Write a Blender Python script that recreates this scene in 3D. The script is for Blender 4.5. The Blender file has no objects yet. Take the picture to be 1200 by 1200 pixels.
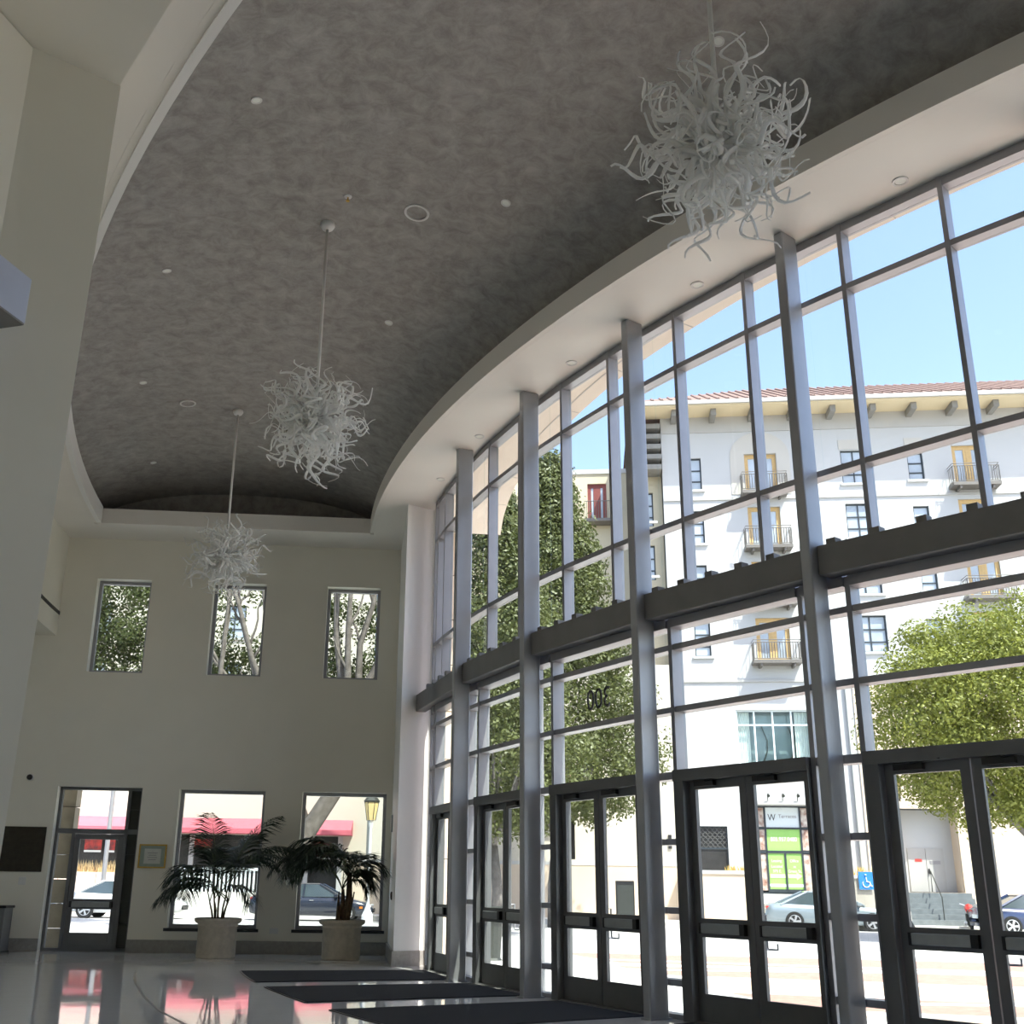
import bpy, bmesh, math, random
from math import sin, cos, tan, atan2, radians, degrees, sqrt, pi, hypot
from mathutils import Vector, Matrix

sc = bpy.context.scene
col = sc.collection
random.seed(11)

# ------------------------------------------------------------------ camera
PITCH, ROLL, EYE, FOCAL = .314444, .0157247, 1.4, 1258.89
Fv = Vector((0, cos(PITCH), sin(PITCH)))
Uv = Vector((0, -sin(PITCH), cos(PITCH)))
Xv = Vector((1, 0, 0))
RT = cos(ROLL) * Xv + sin(ROLL) * Uv
UP = -sin(ROLL) * Xv + cos(ROLL) * Uv
cam = bpy.data.cameras.new('camera')
cam.sensor_width = 36.0
cam.lens = FOCAL * 36 / 1200
cam.shift_x = (600 - 547.17) / 1200
cam.shift_y = (628.49 - 600) / 1200
cam.clip_start, cam.clip_end = .05, 500
camo = bpy.data.objects.new('camera', cam)
col.objects.link(camo)
camo.matrix_world = Matrix(((RT.x, UP.x, -Fv.x, 0), (RT.y, UP.y, -Fv.y, 0), (RT.z, UP.z, -Fv.z, EYE), (0, 0, 0, 1)))
sc.camera = camo

# ------------------------------------------------------------------ sky, sun, exposure
SUN = Vector((.335, -.40, .852)).normalized()
world = bpy.data.worlds.new('sky')
sc.world = world
world.use_nodes = True
wn = world.node_tree.nodes
sky = wn.new('ShaderNodeTexSky')
sky.sky_type = 'NISHITA'
sky.sun_disc = False
sky.sun_elevation = math.asin(SUN.z)
sky.sun_rotation = atan2(SUN.x, SUN.y)
sky.air_density, sky.dust_density, sky.ozone_density = 1.0, 1.6, 1.2
tint = wn.new('ShaderNodeMix')
tint.data_type = 'RGBA'
tint.blend_type = 'MULTIPLY'
tint.inputs['Factor'].default_value = 1
tint.inputs['B'].default_value = (1.0, .90, .93, 1)
world.node_tree.links.new(sky.outputs[0], tint.inputs['A'])
world.node_tree.links.new(tint.outputs['Result'], wn['Background'].inputs[0])
wn['Background'].inputs[1].default_value = .20
sun = bpy.data.lights.new('sun', 'SUN')
sun.energy = 4.2
sun.angle = radians(.53)
sun.color = (1, .955, .88)
suno = bpy.data.objects.new('sun', sun)
col.objects.link(suno)
suno.location = (30, -30, 60)
suno.rotation_euler = SUN.to_track_quat('Z', 'Y').to_euler()
vs = sc.view_settings
vs.view_transform = 'Standard'
vs.look = 'None'
vs.gamma = 1
vs.use_curve_mapping = False
vs.exposure = 1.4
cy = sc.cycles
cy.max_bounces = 12
cy.diffuse_bounces = 7
cy.glossy_bounces = 4
cy.transmission_bounces = 6
cy.transparent_max_bounces = 24
cy.sample_clamp_indirect = 6
cy.caustics_reflective = False
cy.caustics_refractive = False

# ------------------------------------------------------------------ materials
M = {}


def mat(name, c, rough=.6, metal=0., var=.06, scale=6., bump=0., bscale=40., spec=.5, c2=None, detail=3, coat=0.):
    m = bpy.data.materials.new(name)
    m.use_nodes = True
    nt = m.node_tree
    n = nt.nodes
    b = n['Principled BSDF']
    b.inputs['Roughness'].default_value = rough
    b.inputs['Metallic'].default_value = metal
    b.inputs['Specular IOR Level'].default_value = spec
    b.inputs['Coat Weight'].default_value = coat
    tc = n.new('ShaderNodeTexCoord')
    nz = n.new('ShaderNodeTexNoise')
    nz.inputs['Scale'].default_value = scale
    nz.inputs['Detail'].default_value = detail
    nt.links.new(tc.outputs['Object'], nz.inputs['Vector'])
    r = n.new('ShaderNodeValToRGB')
    if c2 is None:
        lo = [max(0, x * (1 - var)) for x in c]
        hi = [min(1, x * (1 + var)) for x in c]
    else:
        lo, hi = c, c2
    r.color_ramp.elements[0].position = .3
    r.color_ramp.elements[1].position = .7
    r.color_ramp.elements[0].color = (*lo, 1)
    r.color_ramp.elements[1].color = (*hi, 1)
    nt.links.new(nz.outputs['Fac'], r.inputs['Fac'])
    nt.links.new(r.outputs['Color'], b.inputs['Base Color'])
    if bump > 0:
        nb = n.new('ShaderNodeTexNoise')
        nb.inputs['Scale'].default_value = bscale
        nb.inputs['Detail'].default_value = 4
        nt.links.new(tc.outputs['Object'], nb.inputs['Vector'])
        bp = n.new('ShaderNodeBump')
        bp.inputs['Strength'].default_value = bump
        bp.inputs['Distance'].default_value = .02
        nt.links.new(nb.outputs['Fac'], bp.inputs['Height'])
        nt.links.new(bp.outputs['Normal'], b.inputs['Normal'])
    M[name] = m
    return m


def glass_mat(name, tint, refl=1.0, rough=.01):
    m = bpy.data.materials.new(name)
    m.use_nodes = True
    nt = m.node_tree
    n = nt.nodes
    n.remove(n['Principled BSDF'])
    tr = n.new('ShaderNodeBsdfTransparent')
    gl = n.new('ShaderNodeBsdfGlossy')
    gl.inputs['Roughness'].default_value = rough
    fr = n.new('ShaderNodeFresnel')
    fr.inputs['IOR'].default_value = 1.5
    mu = n.new('ShaderNodeMath')
    mu.operation = 'MULTIPLY'
    mu.inputs[1].default_value = refl
    tc = n.new('ShaderNodeTexCoord')
    nz = n.new('ShaderNodeTexNoise')
    nz.inputs['Scale'].default_value = 1.3
    rp = n.new('ShaderNodeValToRGB')
    rp.color_ramp.elements[0].color = (*[x * .985 for x in tint], 1)
    rp.color_ramp.elements[1].color = (*tint, 1)
    nt.links.new(tc.outputs['Object'], nz.inputs['Vector'])
    nt.links.new(nz.outputs['Fac'], rp.inputs['Fac'])
    nt.links.new(rp.outputs['Color'], tr.inputs['Color'])
    mx = n.new('ShaderNodeMixShader')
    ge = n.new('ShaderNodeNewGeometry')
    fa = n.new('ShaderNodeMath')
    fa.operation = 'SUBTRACT'
    fa.inputs[0].default_value = 1
    nt.links.new(ge.outputs['Backfacing'], fa.inputs[1])
    m0 = n.new('ShaderNodeMath')
    m0.operation = 'MULTIPLY'
    nt.links.new(fr.outputs[0], m0.inputs[0])
    nt.links.new(fa.outputs[0], m0.inputs[1])
    nt.links.new(m0.outputs[0], mu.inputs[0])
    nt.links.new(mu.outputs[0], mx.inputs['Fac'])
    nt.links.new(tr.outputs[0], mx.inputs[1])
    nt.links.new(gl.outputs[0], mx.inputs[2])
    nt.links.new(mx.outputs[0], n['Material Output'].inputs['Surface'])
    M[name] = m
    return m


def leaf_mat(name, c, c2, trans=.35, rough=.5):
    m = mat(name, c, rough, var=0, scale=2.5, c2=c2)
    nt = m.node_tree
    n = nt.nodes
    b = n['Principled BSDF']
    t = n.new('ShaderNodeBsdfTranslucent')
    r = [x for x in n if x.type == 'VALTORGB'][0]
    nt.links.new(r.outputs['Color'], t.inputs['Color'])
    mx = n.new('ShaderNodeMixShader')
    mx.inputs['Fac'].default_value = trans
    nt.links.new(b.outputs[0], mx.inputs[1])
    nt.links.new(t.outputs[0], mx.inputs[2])
    nt.links.new(mx.outputs[0], n['Material Output'].inputs['Surface'])
    return m


mat('wall_paint', (.80, .775, .68), .55, var=.02, scale=1.2)
mat('white_paint', (.88, .875, .85), .5, var=.015, scale=1.2)
mat('soffit_paint', (.84, .81, .75), .55, var=.02, scale=1.0)
mat('base_stone', (.30, .29, .27), .35, var=.12, scale=14)
mat('sill_stone', (.03, .03, .032), .3, var=.2, scale=20)
mat('steel', (.40, .41, .43), .42, .55, var=.05, scale=3)
mat('frame_alu', (.34, .34, .36), .42, .45, var=.04, scale=4)
mat('beam_dark', (.21, .205, .20), .5, .2, var=.06, scale=4)
mat('door_dark', (.15, .155, .16), .45, .25, var=.06, scale=5)
mat('panic_metal', (.34, .36, .36), .4, .5, var=.05, scale=12)
mat('black_plastic', (.012, .012, .013), .4, var=.2, scale=10)
mat('rubber_mat', (.014, .015, .018), .9, var=.35, scale=60, bump=.5, bscale=200)
mat('white_metal', (.72, .72, .70), .4, var=.03, scale=8)
mat('bronze', (.035, .03, .022), .35, .5, var=.25, scale=12)
mat('gold', (.62, .40, .10), .3, .9, var=.12, scale=20)
mat('paper', (.62, .64, .58), .7, var=.03, scale=10)
mat('cert_green', (.33, .40, .34), .7, var=.05, scale=10)
mat('cert_ink', (.16, .17, .19), .7, var=.05, scale=30)
mat('pot_stone', (.52, .47, .38), .75, var=.12, scale=9, bump=.3, bscale=60)
mat('soil', (.03, .02, .012), .9, var=.4, scale=30, bump=.6)
mat('palm_trunk', (.16, .10, .055), .8, var=.35, scale=22, bump=.5)
mat('palm_stem', (.05, .075, .02), .6, var=.25, scale=10)
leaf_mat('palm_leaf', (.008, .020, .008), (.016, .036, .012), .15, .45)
mat('daylit_blue_panel', (.50, .54, .66), .4, .1, var=.03, scale=3)
mat('concrete', (.62, .60, .56), .8, var=.06, scale=2)
mat('road', (.52, .51, .50), .85, var=.05, scale=1.5)
mat('brick_paving', (.40, .20, .16), .85, c2=(.48, .27, .22), scale=9)
mat('tan_paving', (.60, .44, .33), .85, var=.08, scale=6)
mat('white_paving', (.74, .73, .70), .8, var=.03, scale=4)
mat('ext_white', (.52, .52, .515), .8, var=.015, scale=.8)
mat('ext_cream', (.58, .51, .37), .8, var=.02, scale=.8)
mat('ext_peach', (.66, .54, .42), .8, var=.02, scale=.8)
mat('frieze_grey', (.45, .44, .425), .8, var=.02, scale=2)
mat('eave_cream', (.70, .58, .38), .8, var=.02, scale=2)
mat('wood_grey', (.24, .23, .21), .7, var=.1, scale=4)
mat('roof_tile', (.20, .125, .10), .8, c2=(.30, .20, .165), scale=5)
mat('win_frame', (.035, .045, .055), .5, var=.1, scale=6)
mat('door_wood', (.60, .40, .17), .6, var=.1, scale=8)
mat('door_red', (.22, .05, .04), .6, var=.1, scale=8)
mat('eave_peach', (.70, .62, .54), .8, var=.02, scale=.8)
mat('panel_cream', (.54, .51, .46), .8, var=.02, scale=.8)
mat('rail_metal', (.17, .155, .14), .6, .2, var=.08, scale=10)
mat('curtain', (.80, .80, .80), .9, var=.04, scale=12)
mat('awning_red', (.58, .13, .17), .8, var=.08, scale=3)
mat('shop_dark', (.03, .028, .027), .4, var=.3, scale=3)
mat('lattice_dark', (.10, .10, .10), .6, var=.3, scale=14)
mat('sign_green', (.33, .62, .16), .6, var=.03, scale=3)
mat('sign_white', (.78, .84, .86), .6, var=.02, scale=3)
mat('sign_arrow', (.80, .76, .42), .6, var=.02, scale=3)
mat('sign_ink', (.05, .05, .055), .6, var=.1, scale=5)
mat('letter_white', (.85, .88, .82), .6, var=.02, scale=3)
mat('sign_blue', (.03, .22, .62), .5, var=.03, scale=3)
mat('sign_red', (.55, .06, .05), .5, var=.05, scale=3)
mat('poster_red', (.62, .05, .03), .5, c2=(.10, .03, .03), scale=4)
mat('photo_strip', (.30, .14, .10), .5, c2=(.75, .68, .60), scale=5)
mat('steps_stone', (.16, .18, .19), .7, var=.15, scale=4)
mat('grass_dry', (.55, .40, .20), .8, var=.2, scale=5)
mat('flower', (.75, .30, .10), .7, c2=(.35, .40, .08), scale=8)
mat('pink_wall', (.72, .55, .47), .8, var=.03, scale=2)
mat('trunk_pale', (.10, .085, .07), .85, c2=(.19, .165, .145), scale=5, bump=.4)
mat('trunk_grey', (.11, .10, .09), .85, c2=(.20, .185, .17), scale=5, bump=.4)
leaf_mat('leaf_dark', (.062, .078, .020), (.155, .175, .055), .3)
leaf_mat('leaf_mid', (.050, .068, .018), (.115, .135, .038), .3)
leaf_mat('leaf_bright', (.13, .155, .022), (.33, .35, .070), .35)
mat('tyre', (.015, .015, .015), .8, var=.2, scale=20)
mat('alloy', (.62, .62, .63), .3, .8, var=.05, scale=10)
mat('car_silver', (.27, .32, .35), .25, .3, var=.02, scale=2, coat=.6)
mat('car_white', (.62, .62, .62), .3, 0, var=.01, scale=2, coat=.6)
mat('car_navy', (.020, .026, .045), .2, .1, var=.1, scale=2, coat=.8)
mat('car_grey', (.26, .31, .34), .25, .2, var=.02, scale=2, coat=.6)
mat('car_blue', (.02, .035, .10), .2, .1, var=.1, scale=2, coat=.8)
mat('car_glass', (.05, .07, .08), .08, 0, var=.1, scale=2, spec=.8)
mat('lamp_red', (.55, .02, .02), .3, var=.05, scale=10)
mat('lamp_orange', (.80, .22, .03), .3, var=.05, scale=10)
mat('lamp_clear', (.75, .78, .80), .15, var=.02, scale=10)
mat('lantern_glass', (.80, .62, .28), .4, var=.05, scale=10)
mat('iron', (.05, .055, .05), .5, .4, var=.1, scale=10)
mat('pole_grey', (.30, .29, .30), .5, .3, var=.05, scale=6)
mat('stone_tan', (.36, .29, .20), .8, var=.12, scale=5, bump=.3)
mat('outer_wall_panel', (.020, .022, .015), .45, var=.25, scale=6)
glass_mat('glass', (.93, .975, .955), .8)
glass_mat('glass_dark', (.80, .85, .82), 1.0)

# mottled plaster of the vaulted ceiling
m = mat('plaster_grey', (.245, .23, .21), .48, c2=(.44, .425, .40), scale=1.0, detail=8, bump=.10, bscale=9, spec=.3)
nz = [x for x in m.node_tree.nodes if x.type == 'TEX_NOISE'][0]
nz.inputs['Scale'].default_value = 4.2
nz.inputs['Roughness'].default_value = .72
nz.inputs['Distortion'].default_value = .45
cr_ = [x for x in m.node_tree.nodes if x.type == 'VALTORGB'][0].color_ramp
cr_.elements[0].position, cr_.elements[1].position = .32, .68
# polished terrazzo
m = mat('terrazzo', (.74, .73, .705), .05, c2=(.82, .81, .79), scale=55, detail=5, spec=.6)
nt = m.node_tree
nb = nt.nodes.new('ShaderNodeTexNoise')
nb.inputs['Scale'].default_value = 2.2
nb.inputs['Detail'].default_value = 2
tcn = [x for x in nt.nodes if x.type == 'TEX_COORD'][0]
nt.links.new(tcn.outputs['Object'], nb.inputs['Vector'])
bpn = nt.nodes.new('ShaderNodeBump')
bpn.inputs['Strength'].default_value = .22
bpn.inputs['Distance'].default_value = .006
nt.links.new(nb.outputs['Fac'], bpn.inputs['Height'])
nt.links.new(bpn.outputs['Normal'], nt.nodes['Principled BSDF'].inputs['Normal'])
# milky blown glass of the chandeliers
m = mat('milk_glass', (.95, .95, .93), .12, var=.04, scale=7, spec=.7)
nt = m.node_tree
pb = nt.nodes['Principled BSDF']
tl = nt.nodes.new('ShaderNodeBsdfTranslucent')
tl.inputs['Color'].default_value = (.96, .96, .95, 1)
tp = nt.nodes.new('ShaderNodeBsdfTransparent')
m1 = nt.nodes.new('ShaderNodeMixShader')
m1.inputs['Fac'].default_value = .45
m2 = nt.nodes.new('ShaderNodeMixShader')
m2.inputs['Fac'].default_value = .12
nt.links.new(pb.outputs[0], m1.inputs[1])
nt.links.new(tl.outputs[0], m1.inputs[2])
nt.links.new(m1.outputs[0], m2.inputs[1])
nt.links.new(tp.outputs[0], m2.inputs[2])
nt.links.new(m2.outputs[0], nt.nodes['Material Output'].inputs['Surface'])

# ------------------------------------------------------------------ helpers
WM = {}


def tag(o, label=None, cat=None, group=None, kind=None):
    if label: o['label'] = label
    if cat: o['category'] = cat
    if group: o['group'] = group
    if kind: o['kind'] = kind
    return o


def empty(name, loc=(0, 0, 0), rz=0., label=None, cat=None, group=None, kind=None):
    o = bpy.data.objects.new(name, None)
    col.objects.link(o)
    o.empty_display_size = .2
    o.location = loc
    o.rotation_euler = (0, 0, rz)
    WM[o.name] = Matrix.Translation(Vector(loc)) @ Matrix.Rotation(rz, 4, 'Z')
    return tag(o, label, cat, group, kind)


class MB:
    def __init__(s):
        s.v, s.f = [], []

    def add(s, vs, fs):
        k = len(s.v)
        s.v += [tuple(p) for p in vs]
        s.f += [tuple(i + k for i in f) for f in fs]
        return s

    def hexa(s, p):
        return s.add(p, [(0, 3, 2, 1), (4, 5, 6, 7), (0, 1, 5, 4), (1, 2, 6, 5), (2, 3, 7, 6), (3, 0, 4, 7)])

    def box(s, x0, x1, y0, y1, z0, z1):
        return s.hexa([(x0, y0, z0), (x1, y0, z0), (x1, y1, z0), (x0, y1, z0), (x0, y0, z1), (x1, y0, z1), (x1, y1, z1), (x0, y1, z1)])

    def prism(s, poly, z0, z1):
        n = len(poly)
        vs = [(x, y, z0) for x, y in poly] + [(x, y, z1) for x, y in poly]
        fs = [tuple(range(n - 1, -1, -1)), tuple(range(n, 2 * n))]
        fs += [(i, (i + 1) % n, n + (i + 1) % n, n + i) for i in range(n)]
        return s.add(vs, fs)

    def prism_xz(s, poly, y0, y1):
        n = len(poly)
        vs = [(x, y0, z) for x, z in poly] + [(x, y1, z) for x, z in poly]
        fs = [tuple(range(n)), tuple(range(2 * n - 1, n - 1, -1))]
        fs += [((i + 1) % n, i, n + i, n + (i + 1) % n) for i in range(n)]
        return s.add(vs, fs)

    def tube(s, pts, rad, n=8, flat=1., cap=True):
        pts = [Vector(p) for p in pts]
        if not hasattr(rad, '__len__'): rad = [rad] * len(pts)
        rings = []
        ref = None
        for i, p in enumerate(pts):
            d = (pts[min(i + 1, len(pts) - 1)] - pts[max(i - 1, 0)]).normalized()
            if ref is None:
                a = Vector((0, 0, 1)) if abs(d.z) < .9 else Vector((1, 0, 0))
                ref = d.cross(a).normalized()
            ref = (ref - d * ref.dot(d)).normalized()
            b = d.cross(ref)
            rings.append([p + ref * (rad[i] * cos(2 * pi * k / n)) + b * (rad[i] * flat * sin(2 * pi * k / n)) for k in range(n)])
        vs = [q for r in rings for q in r]
        fs = []
        for i in range(len(rings) - 1):
            for k in range(n):
                a, b = i * n + k, i * n + (k + 1) % n
                fs.append((a, b, b + n, a + n))
        if cap:
            fs.append(tuple(range(n - 1, -1, -1)))
            fs.append(tuple(range(len(vs) - n, len(vs))))
        return s.add(vs, fs)

    def lathe(s, prof, n=24, c=(0, 0, 0), cap=True):
        vs = [(c[0] + r * cos(2 * pi * k / n), c[1] + r * sin(2 * pi * k / n), c[2] + z) for r, z in prof for k in range(n)]
        fs = []
        for i in range(len(prof) - 1):
            for k in range(n):
                a, b = i * n + k, i * n + (k + 1) % n
                fs.append((a, b, b + n, a + n))
        if cap:
            fs.append(tuple(range(n - 1, -1, -1)))
            fs.append(tuple(range(len(vs) - n, len(vs))))
        return s.add(vs, fs)

    def build(s, name, m, parent=None, world=True, smooth=False, bevel=0., **kw):
        vs = s.v
        pm = Matrix()
        if parent is not None:
            pm = WM[parent.name]
            if world:
                inv = pm.inverted()
                vs = [tuple(inv @ Vector(p)) for p in vs]
        me = bpy.data.meshes.new(name)
        me.from_pydata(vs, [], s.f)
        me.update()
        o = bpy.data.objects.new(name, me)
        col.objects.link(o)
        me.materials.append(M[m] if isinstance(m, str) else m)
        if smooth:
            me.polygons.foreach_set('use_smooth', [True] * len(me.polygons))
        if parent is not None: o.parent = parent
        WM[o.name] = pm
        if bevel:
            b = o.modifiers.new('bevel', 'BEVEL')
            b.width = bevel
            b.segments = 2
            b.limit_method = 'ANGLE'
        if kw: tag(o, **kw)
        return o


def share(o, name, parent, mtx):
    """another object with the same mesh, placed by a local matrix"""
    c = bpy.data.objects.new(name, o.data)
    col.objects.link(c)
    c.parent = parent
    c.matrix_local = mtx
    return c


def copy_tree(o, parent=None):
    c = o.copy()
    col.objects.link(c)
    c.parent = parent
    WM[c.name] = WM.get(o.name, Matrix())
    for ch in list(o.children): copy_tree(ch, c)
    return c


def text(name, s, m, size, mtx, parent=None, extrude=.004, align='CENTER', sx=1.):
    cu = bpy.data.curves.new(name, 'FONT')
    cu.body = s
    cu.size = size
    cu.extrude = extrude
    cu.align_x = align
    cu.align_y = 'CENTER'
    t = bpy.data.objects.new(name, cu)
    col.objects.link(t)
    dg = bpy.context.evaluated_depsgraph_get()
    me = bpy.data.meshes.new_from_object(t.evaluated_get(dg))
    bpy.data.objects.remove(t)
    o = bpy.data.objects.new(name, me)
    col.objects.link(o)
    me.materials.clear()
    me.materials.append(M[m])
    if parent is not None: o.parent = parent
    o.matrix_local = mtx @ Matrix.Diagonal((sx, 1, 1, 1))
    return o


# polar frame of the curved lobby: the arcs share one centre outside the glass
OX, OY = 22.05, 25.78


def P(R, th, z=0.):
    a = radians(th)
    return (OX + R * cos(a), OY + R * sin(a), z)


def P2(R, th):
    return P(R, th)[:2]


def pbar(mb, t0, t1, R0, R1, z0, z1):
    return mb.hexa([P(R0, t0, z0), P(R0, t1, z0), P(R1, t1, z0), P(R1, t0, z0), P(R0, t0, z1), P(R0, t1, z1), P(R1, t1, z1), P(R1, t0, z1)])


def pbox(mb, th, R0, R1, w, z0, z1):
    h0, h1 = degrees(w / 2 / R0), degrees(w / 2 / R1)
    return mb.hexa([P(R0, th - h0, z0), P(R0, th + h0, z0), P(R1, th + h1, z0), P(R1, th - h1, z0),
                    P(R0, th - h0, z1), P(R0, th + h0, z1), P(R1, th + h1, z1), P(R1, th - h1, z1)])


def sector(mb, inner, outer, z0, z1):
    """solid strip between two matched lists of plan points"""
    n = len(inner)
    vs = []
    for (a, b) in zip(inner, outer):
        vs += [(*a, z0), (*b, z0), (*b, z1), (*a, z1)]
    fs = []
    for i in range(n - 1):
        k = 4 * i
        for j in range(4):
            fs.append((k + j, k + 4 + j, k + 4 + (j + 1) % 4, k + (j + 1) % 4))
    fs += [(0, 1, 2, 3), (4 * n - 1, 4 * n - 2, 4 * n - 3, 4 * n - 4)]
    return mb.add(vs, fs)


def arc(R, t0, t1, n=40):
    return [P2(R, t0 + (t1 - t0) * i / n) for i in range(n + 1)]


# end wall frame
EA = radians(85.717)
ED = Vector((sin(EA), cos(EA)))          # along the wall, to the right
EN = Vector((-cos(EA), sin(EA)))         # outwards
E0 = Vector((-1.54, 23.9))
ERZ = atan2(ED.y, ED.x)


def EP(u, d, z=0.):
    p = E0 + ED * u + EN * d
    return (p.x, p.y, z)


def th_line(R, d):
    """angle at which the circle R meets the line parallel to the end wall, d metres behind it"""
    best = None
    q = E0 + EN * d - Vector((OX, OY))
    dist = q.dot(EN)
    foot = EN * dist
    h = sqrt(max(0, R * R - dist * dist))
    p = foot - ED * h
    return degrees(atan2(p.y, p.x)) % 360


def wall_open(mb, u0, u1, z0, z1, ops, y0, y1):
    """wall in local x (u), y (depth), z with rectangular openings and their reveals"""
    us = sorted({u0, u1, *[o[0] for o in ops], *[o[1] for o in ops]})
    zs = sorted({z0, z1, *[o[2] for o in ops], *[o[3] for o in ops]})
    us = [u for u in us if u0 <= u <= u1]
    zs = [z for z in zs if z0 <= z <= z1]

    def hole(i, j):
        if i < 0 or j < 0 or i >= len(us) - 1 or j >= len(zs) - 1: return True
        a, b = (us[i] + us[i + 1]) / 2, (zs[j] + zs[j + 1]) / 2
        return any(o[0] < a < o[1] and o[2] < b < o[3] for o in ops)
    for i in range(len(us) - 1):
        for j in range(len(zs) - 1):
            if hole(i, j): continue
            a, b, c, d = us[i], us[i + 1], zs[j], zs[j + 1]
            mb.add([(a, y0, c), (b, y0, c), (b, y0, d), (a, y0, d)], [(0, 1, 2, 3)])
            mb.add([(a, y1, c), (b, y1, c), (b, y1, d), (a, y1, d)], [(3, 2, 1, 0)])
            if hole(i - 1, j): mb.add([(a, y0, c), (a, y1, c), (a, y1, d), (a, y0, d)], [(3, 2, 1, 0)])
            if hole(i + 1, j): mb.add([(b, y0, c), (b, y1, c), (b, y1, d), (b, y0, d)], [(0, 1, 2, 3)])
            if hole(i, j - 1): mb.add([(a, y0, c), (b, y0, c), (b, y1, c), (a, y1, c)], [(3, 2, 1, 0)])
            if hole(i, j + 1): mb.add([(a, y0, d), (b, y0, d), (b, y1, d), (a, y1, d)], [(0, 1, 2, 3)])
    return mb


def frame(mb, u0, u1, z0, z1, w, y0, y1):
    mb.box(u0, u0 + w, y0, y1, z0, z1)
    mb.box(u1 - w, u1, y0, y1, z0, z1)
    mb.box(u0 + w, u1 - w, y0, y1, z0, z0 + w)
    mb.box(u0 + w, u1 - w, y0, y1, z1 - w, z1)
    return mb


SOF = 8.81      # soffit height
RG = 23.12      # glass line
TEND = 264.     # where the lobby closes, behind the camera
#@@STRUCTURE
# ------------------------------------------------------------------ room shell
NSEG = 44
mb = MB()
sector(mb, arc(23.0, th_line(23.0, .4), TEND, NSEG), arc(38.5, th_line(38.5, .4), TEND, NSEG), -.08, 0)
mb.build('floor', 'terrazzo', label='polished pale terrazzo floor of the curved lobby', cat='floor', kind='structure')
fl = bpy.data.objects['floor']
mb = MB()
ia = [(-5.19, 18.48), (-4.9, 17.4), (-4.76, 16.95), (-4.03, 14.79), (-3.4, 13.22), (-2.6, 11.6)]
sector(mb, ia, [(x + .03, y + .012) for x, y in ia], -.001, .003)
mb.build('inlay_strip', 'base_stone', fl)
ring = []

# end wall with its windows and door
U1, U2, U3 = (-6.79, -5.59, 5.75, 7.87), (-4.2, -3.01, 5.75, 7.87), (-1.63, -.42, 5.75, 7.87)
W1, W2, DR = (-4.53, -2.71, .48, 3.28), (-1.92, -.11, .48, 3.28), (-7.07, -5.31, -.08, 3.29)
ew = empty('wall_end', EP(0, 0), ERZ, 'cream painted end wall with six windows and a glazed door', 'wall', kind='structure')
mb = MB()
wall_open(mb, -11.6, .62, -.08, 10.35, [U1, U2, U3, W1, W2, DR], 0, .45)
mb.build('plaster', 'wall_paint', ew, world=False)


def window(name, op, label, depth=.22, fw=.07, sill=False):
    u0, u1, z0, z1 = op
    w = empty(name, EP((u0 + u1) / 2, depth, z0), ERZ, label, 'window', kind='structure')
    h = (u1 - u0) / 2
    mb = MB()
    frame(mb, -h, h, 0, z1 - z0, fw, 0, .10)
    mb.build('window_frame', 'frame_alu', w, world=False)
    mb = MB()
    mb.box(-h + fw, h - fw, .05, .058, fw, z1 - z0 - fw)
    mb.build('pane', 'glass_dark', w, world=False)
    if sill:
        mb = MB()
        mb.box(-h - .06, h + .05, -depth - .05, -.002, -.06, 0)
        mb.build('window_sill', 'sill_stone', w, world=False)
    return w


window('window_1', U1, 'upper window on the end wall farthest left, filled with dark leaves')
window('window_2', U2, 'upper window on the end wall behind the farthest chandelier')
window('window_3', U3, 'upper window on the end wall nearest the white corner pilaster')
window('window_4', W1, 'tall lower window on the end wall behind the left potted palm', sill=True)
window('window_5', W2, 'tall lower window on the end wall behind the right potted palm', sill=True)

mb = MB()
for a, b in ((-11.6, -7.07), (-5.31, .02)):
    mb.box(a, b, -.035, -.001, 0, .25)
eb = empty('baseboard_end', EP(0, 0), ERZ, 'grey stone baseboard along the end wall', 'baseboard', kind='structure')
for a, b in ((-11.6, -7.07), (-5.31, .02)):
    mb = MB()
    mb.box(a, b, -.035, -.001, 0, .25)
    mb.build('stone_skirting', 'base_stone', eb, world=False)

# glazed door in the end wall
d1 = empty('door_1', EP(-6.19, .2), ERZ, 'dark framed glazed side door in the end wall', 'door', kind='structure')
h = .88
mb = MB()
frame(mb, -h, h, 0, 3.29, .06, 0, .12)
mb.box(-h + .06, h - .06, 0, .12, 2.33, 2.43)
mb.box(-.53, -.46, 0, .12, .06, 2.33)
mb.box(.55, .62, 0, .12, .06, 3.23)
mb.build('door_frame', 'door_dark', d1, world=False)
for i in range(7):
    mb = MB()
    z = .08 + i * .46
    mb.box(.622, h - .062, .03 + .006 * (i % 2), .09, z, z + .445)
    mb.build('outer_wall_panel', 'outer_wall_panel', d1, world=False)  # dark stand-in for the shaded outside wall behind the glass
MB().box(.622, h - .062, .092, .11, .06, 3.23).build('panel_backing', 'outer_wall_panel', d1, world=False)  # added sheet, stops daylight showing between the panels
for a, b, c, d in ((-h + .06, .55, 2.43, 3.23), (-h + .06, -.53, .06, 2.33)):
    mb = MB()
    mb.box(a, b, .05, .058, c, d)
    mb.build('pane', 'glass', d1, world=False)
mb = MB()
frame(mb, -.455, .545, .03, 2.32, .105, .02, .075)
mb.box(-.35, .44, .02, .075, .135, .36)
mb.box(-.35, .44, .02, .075, .82, 1.02)
lf = mb.build('door_leaf', 'door_dark', d1, world=False, bevel=.004)
for c, d in ((.36, .82), (1.02, 2.215)):
    mb = MB()
    mb.box(-.35, .44, .044, .052, c, d)
    mb.build('pane', 'glass', lf, world=False)
mb = MB()
mb.box(-.36, .42, -.06, .02, .86, .97)
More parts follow.
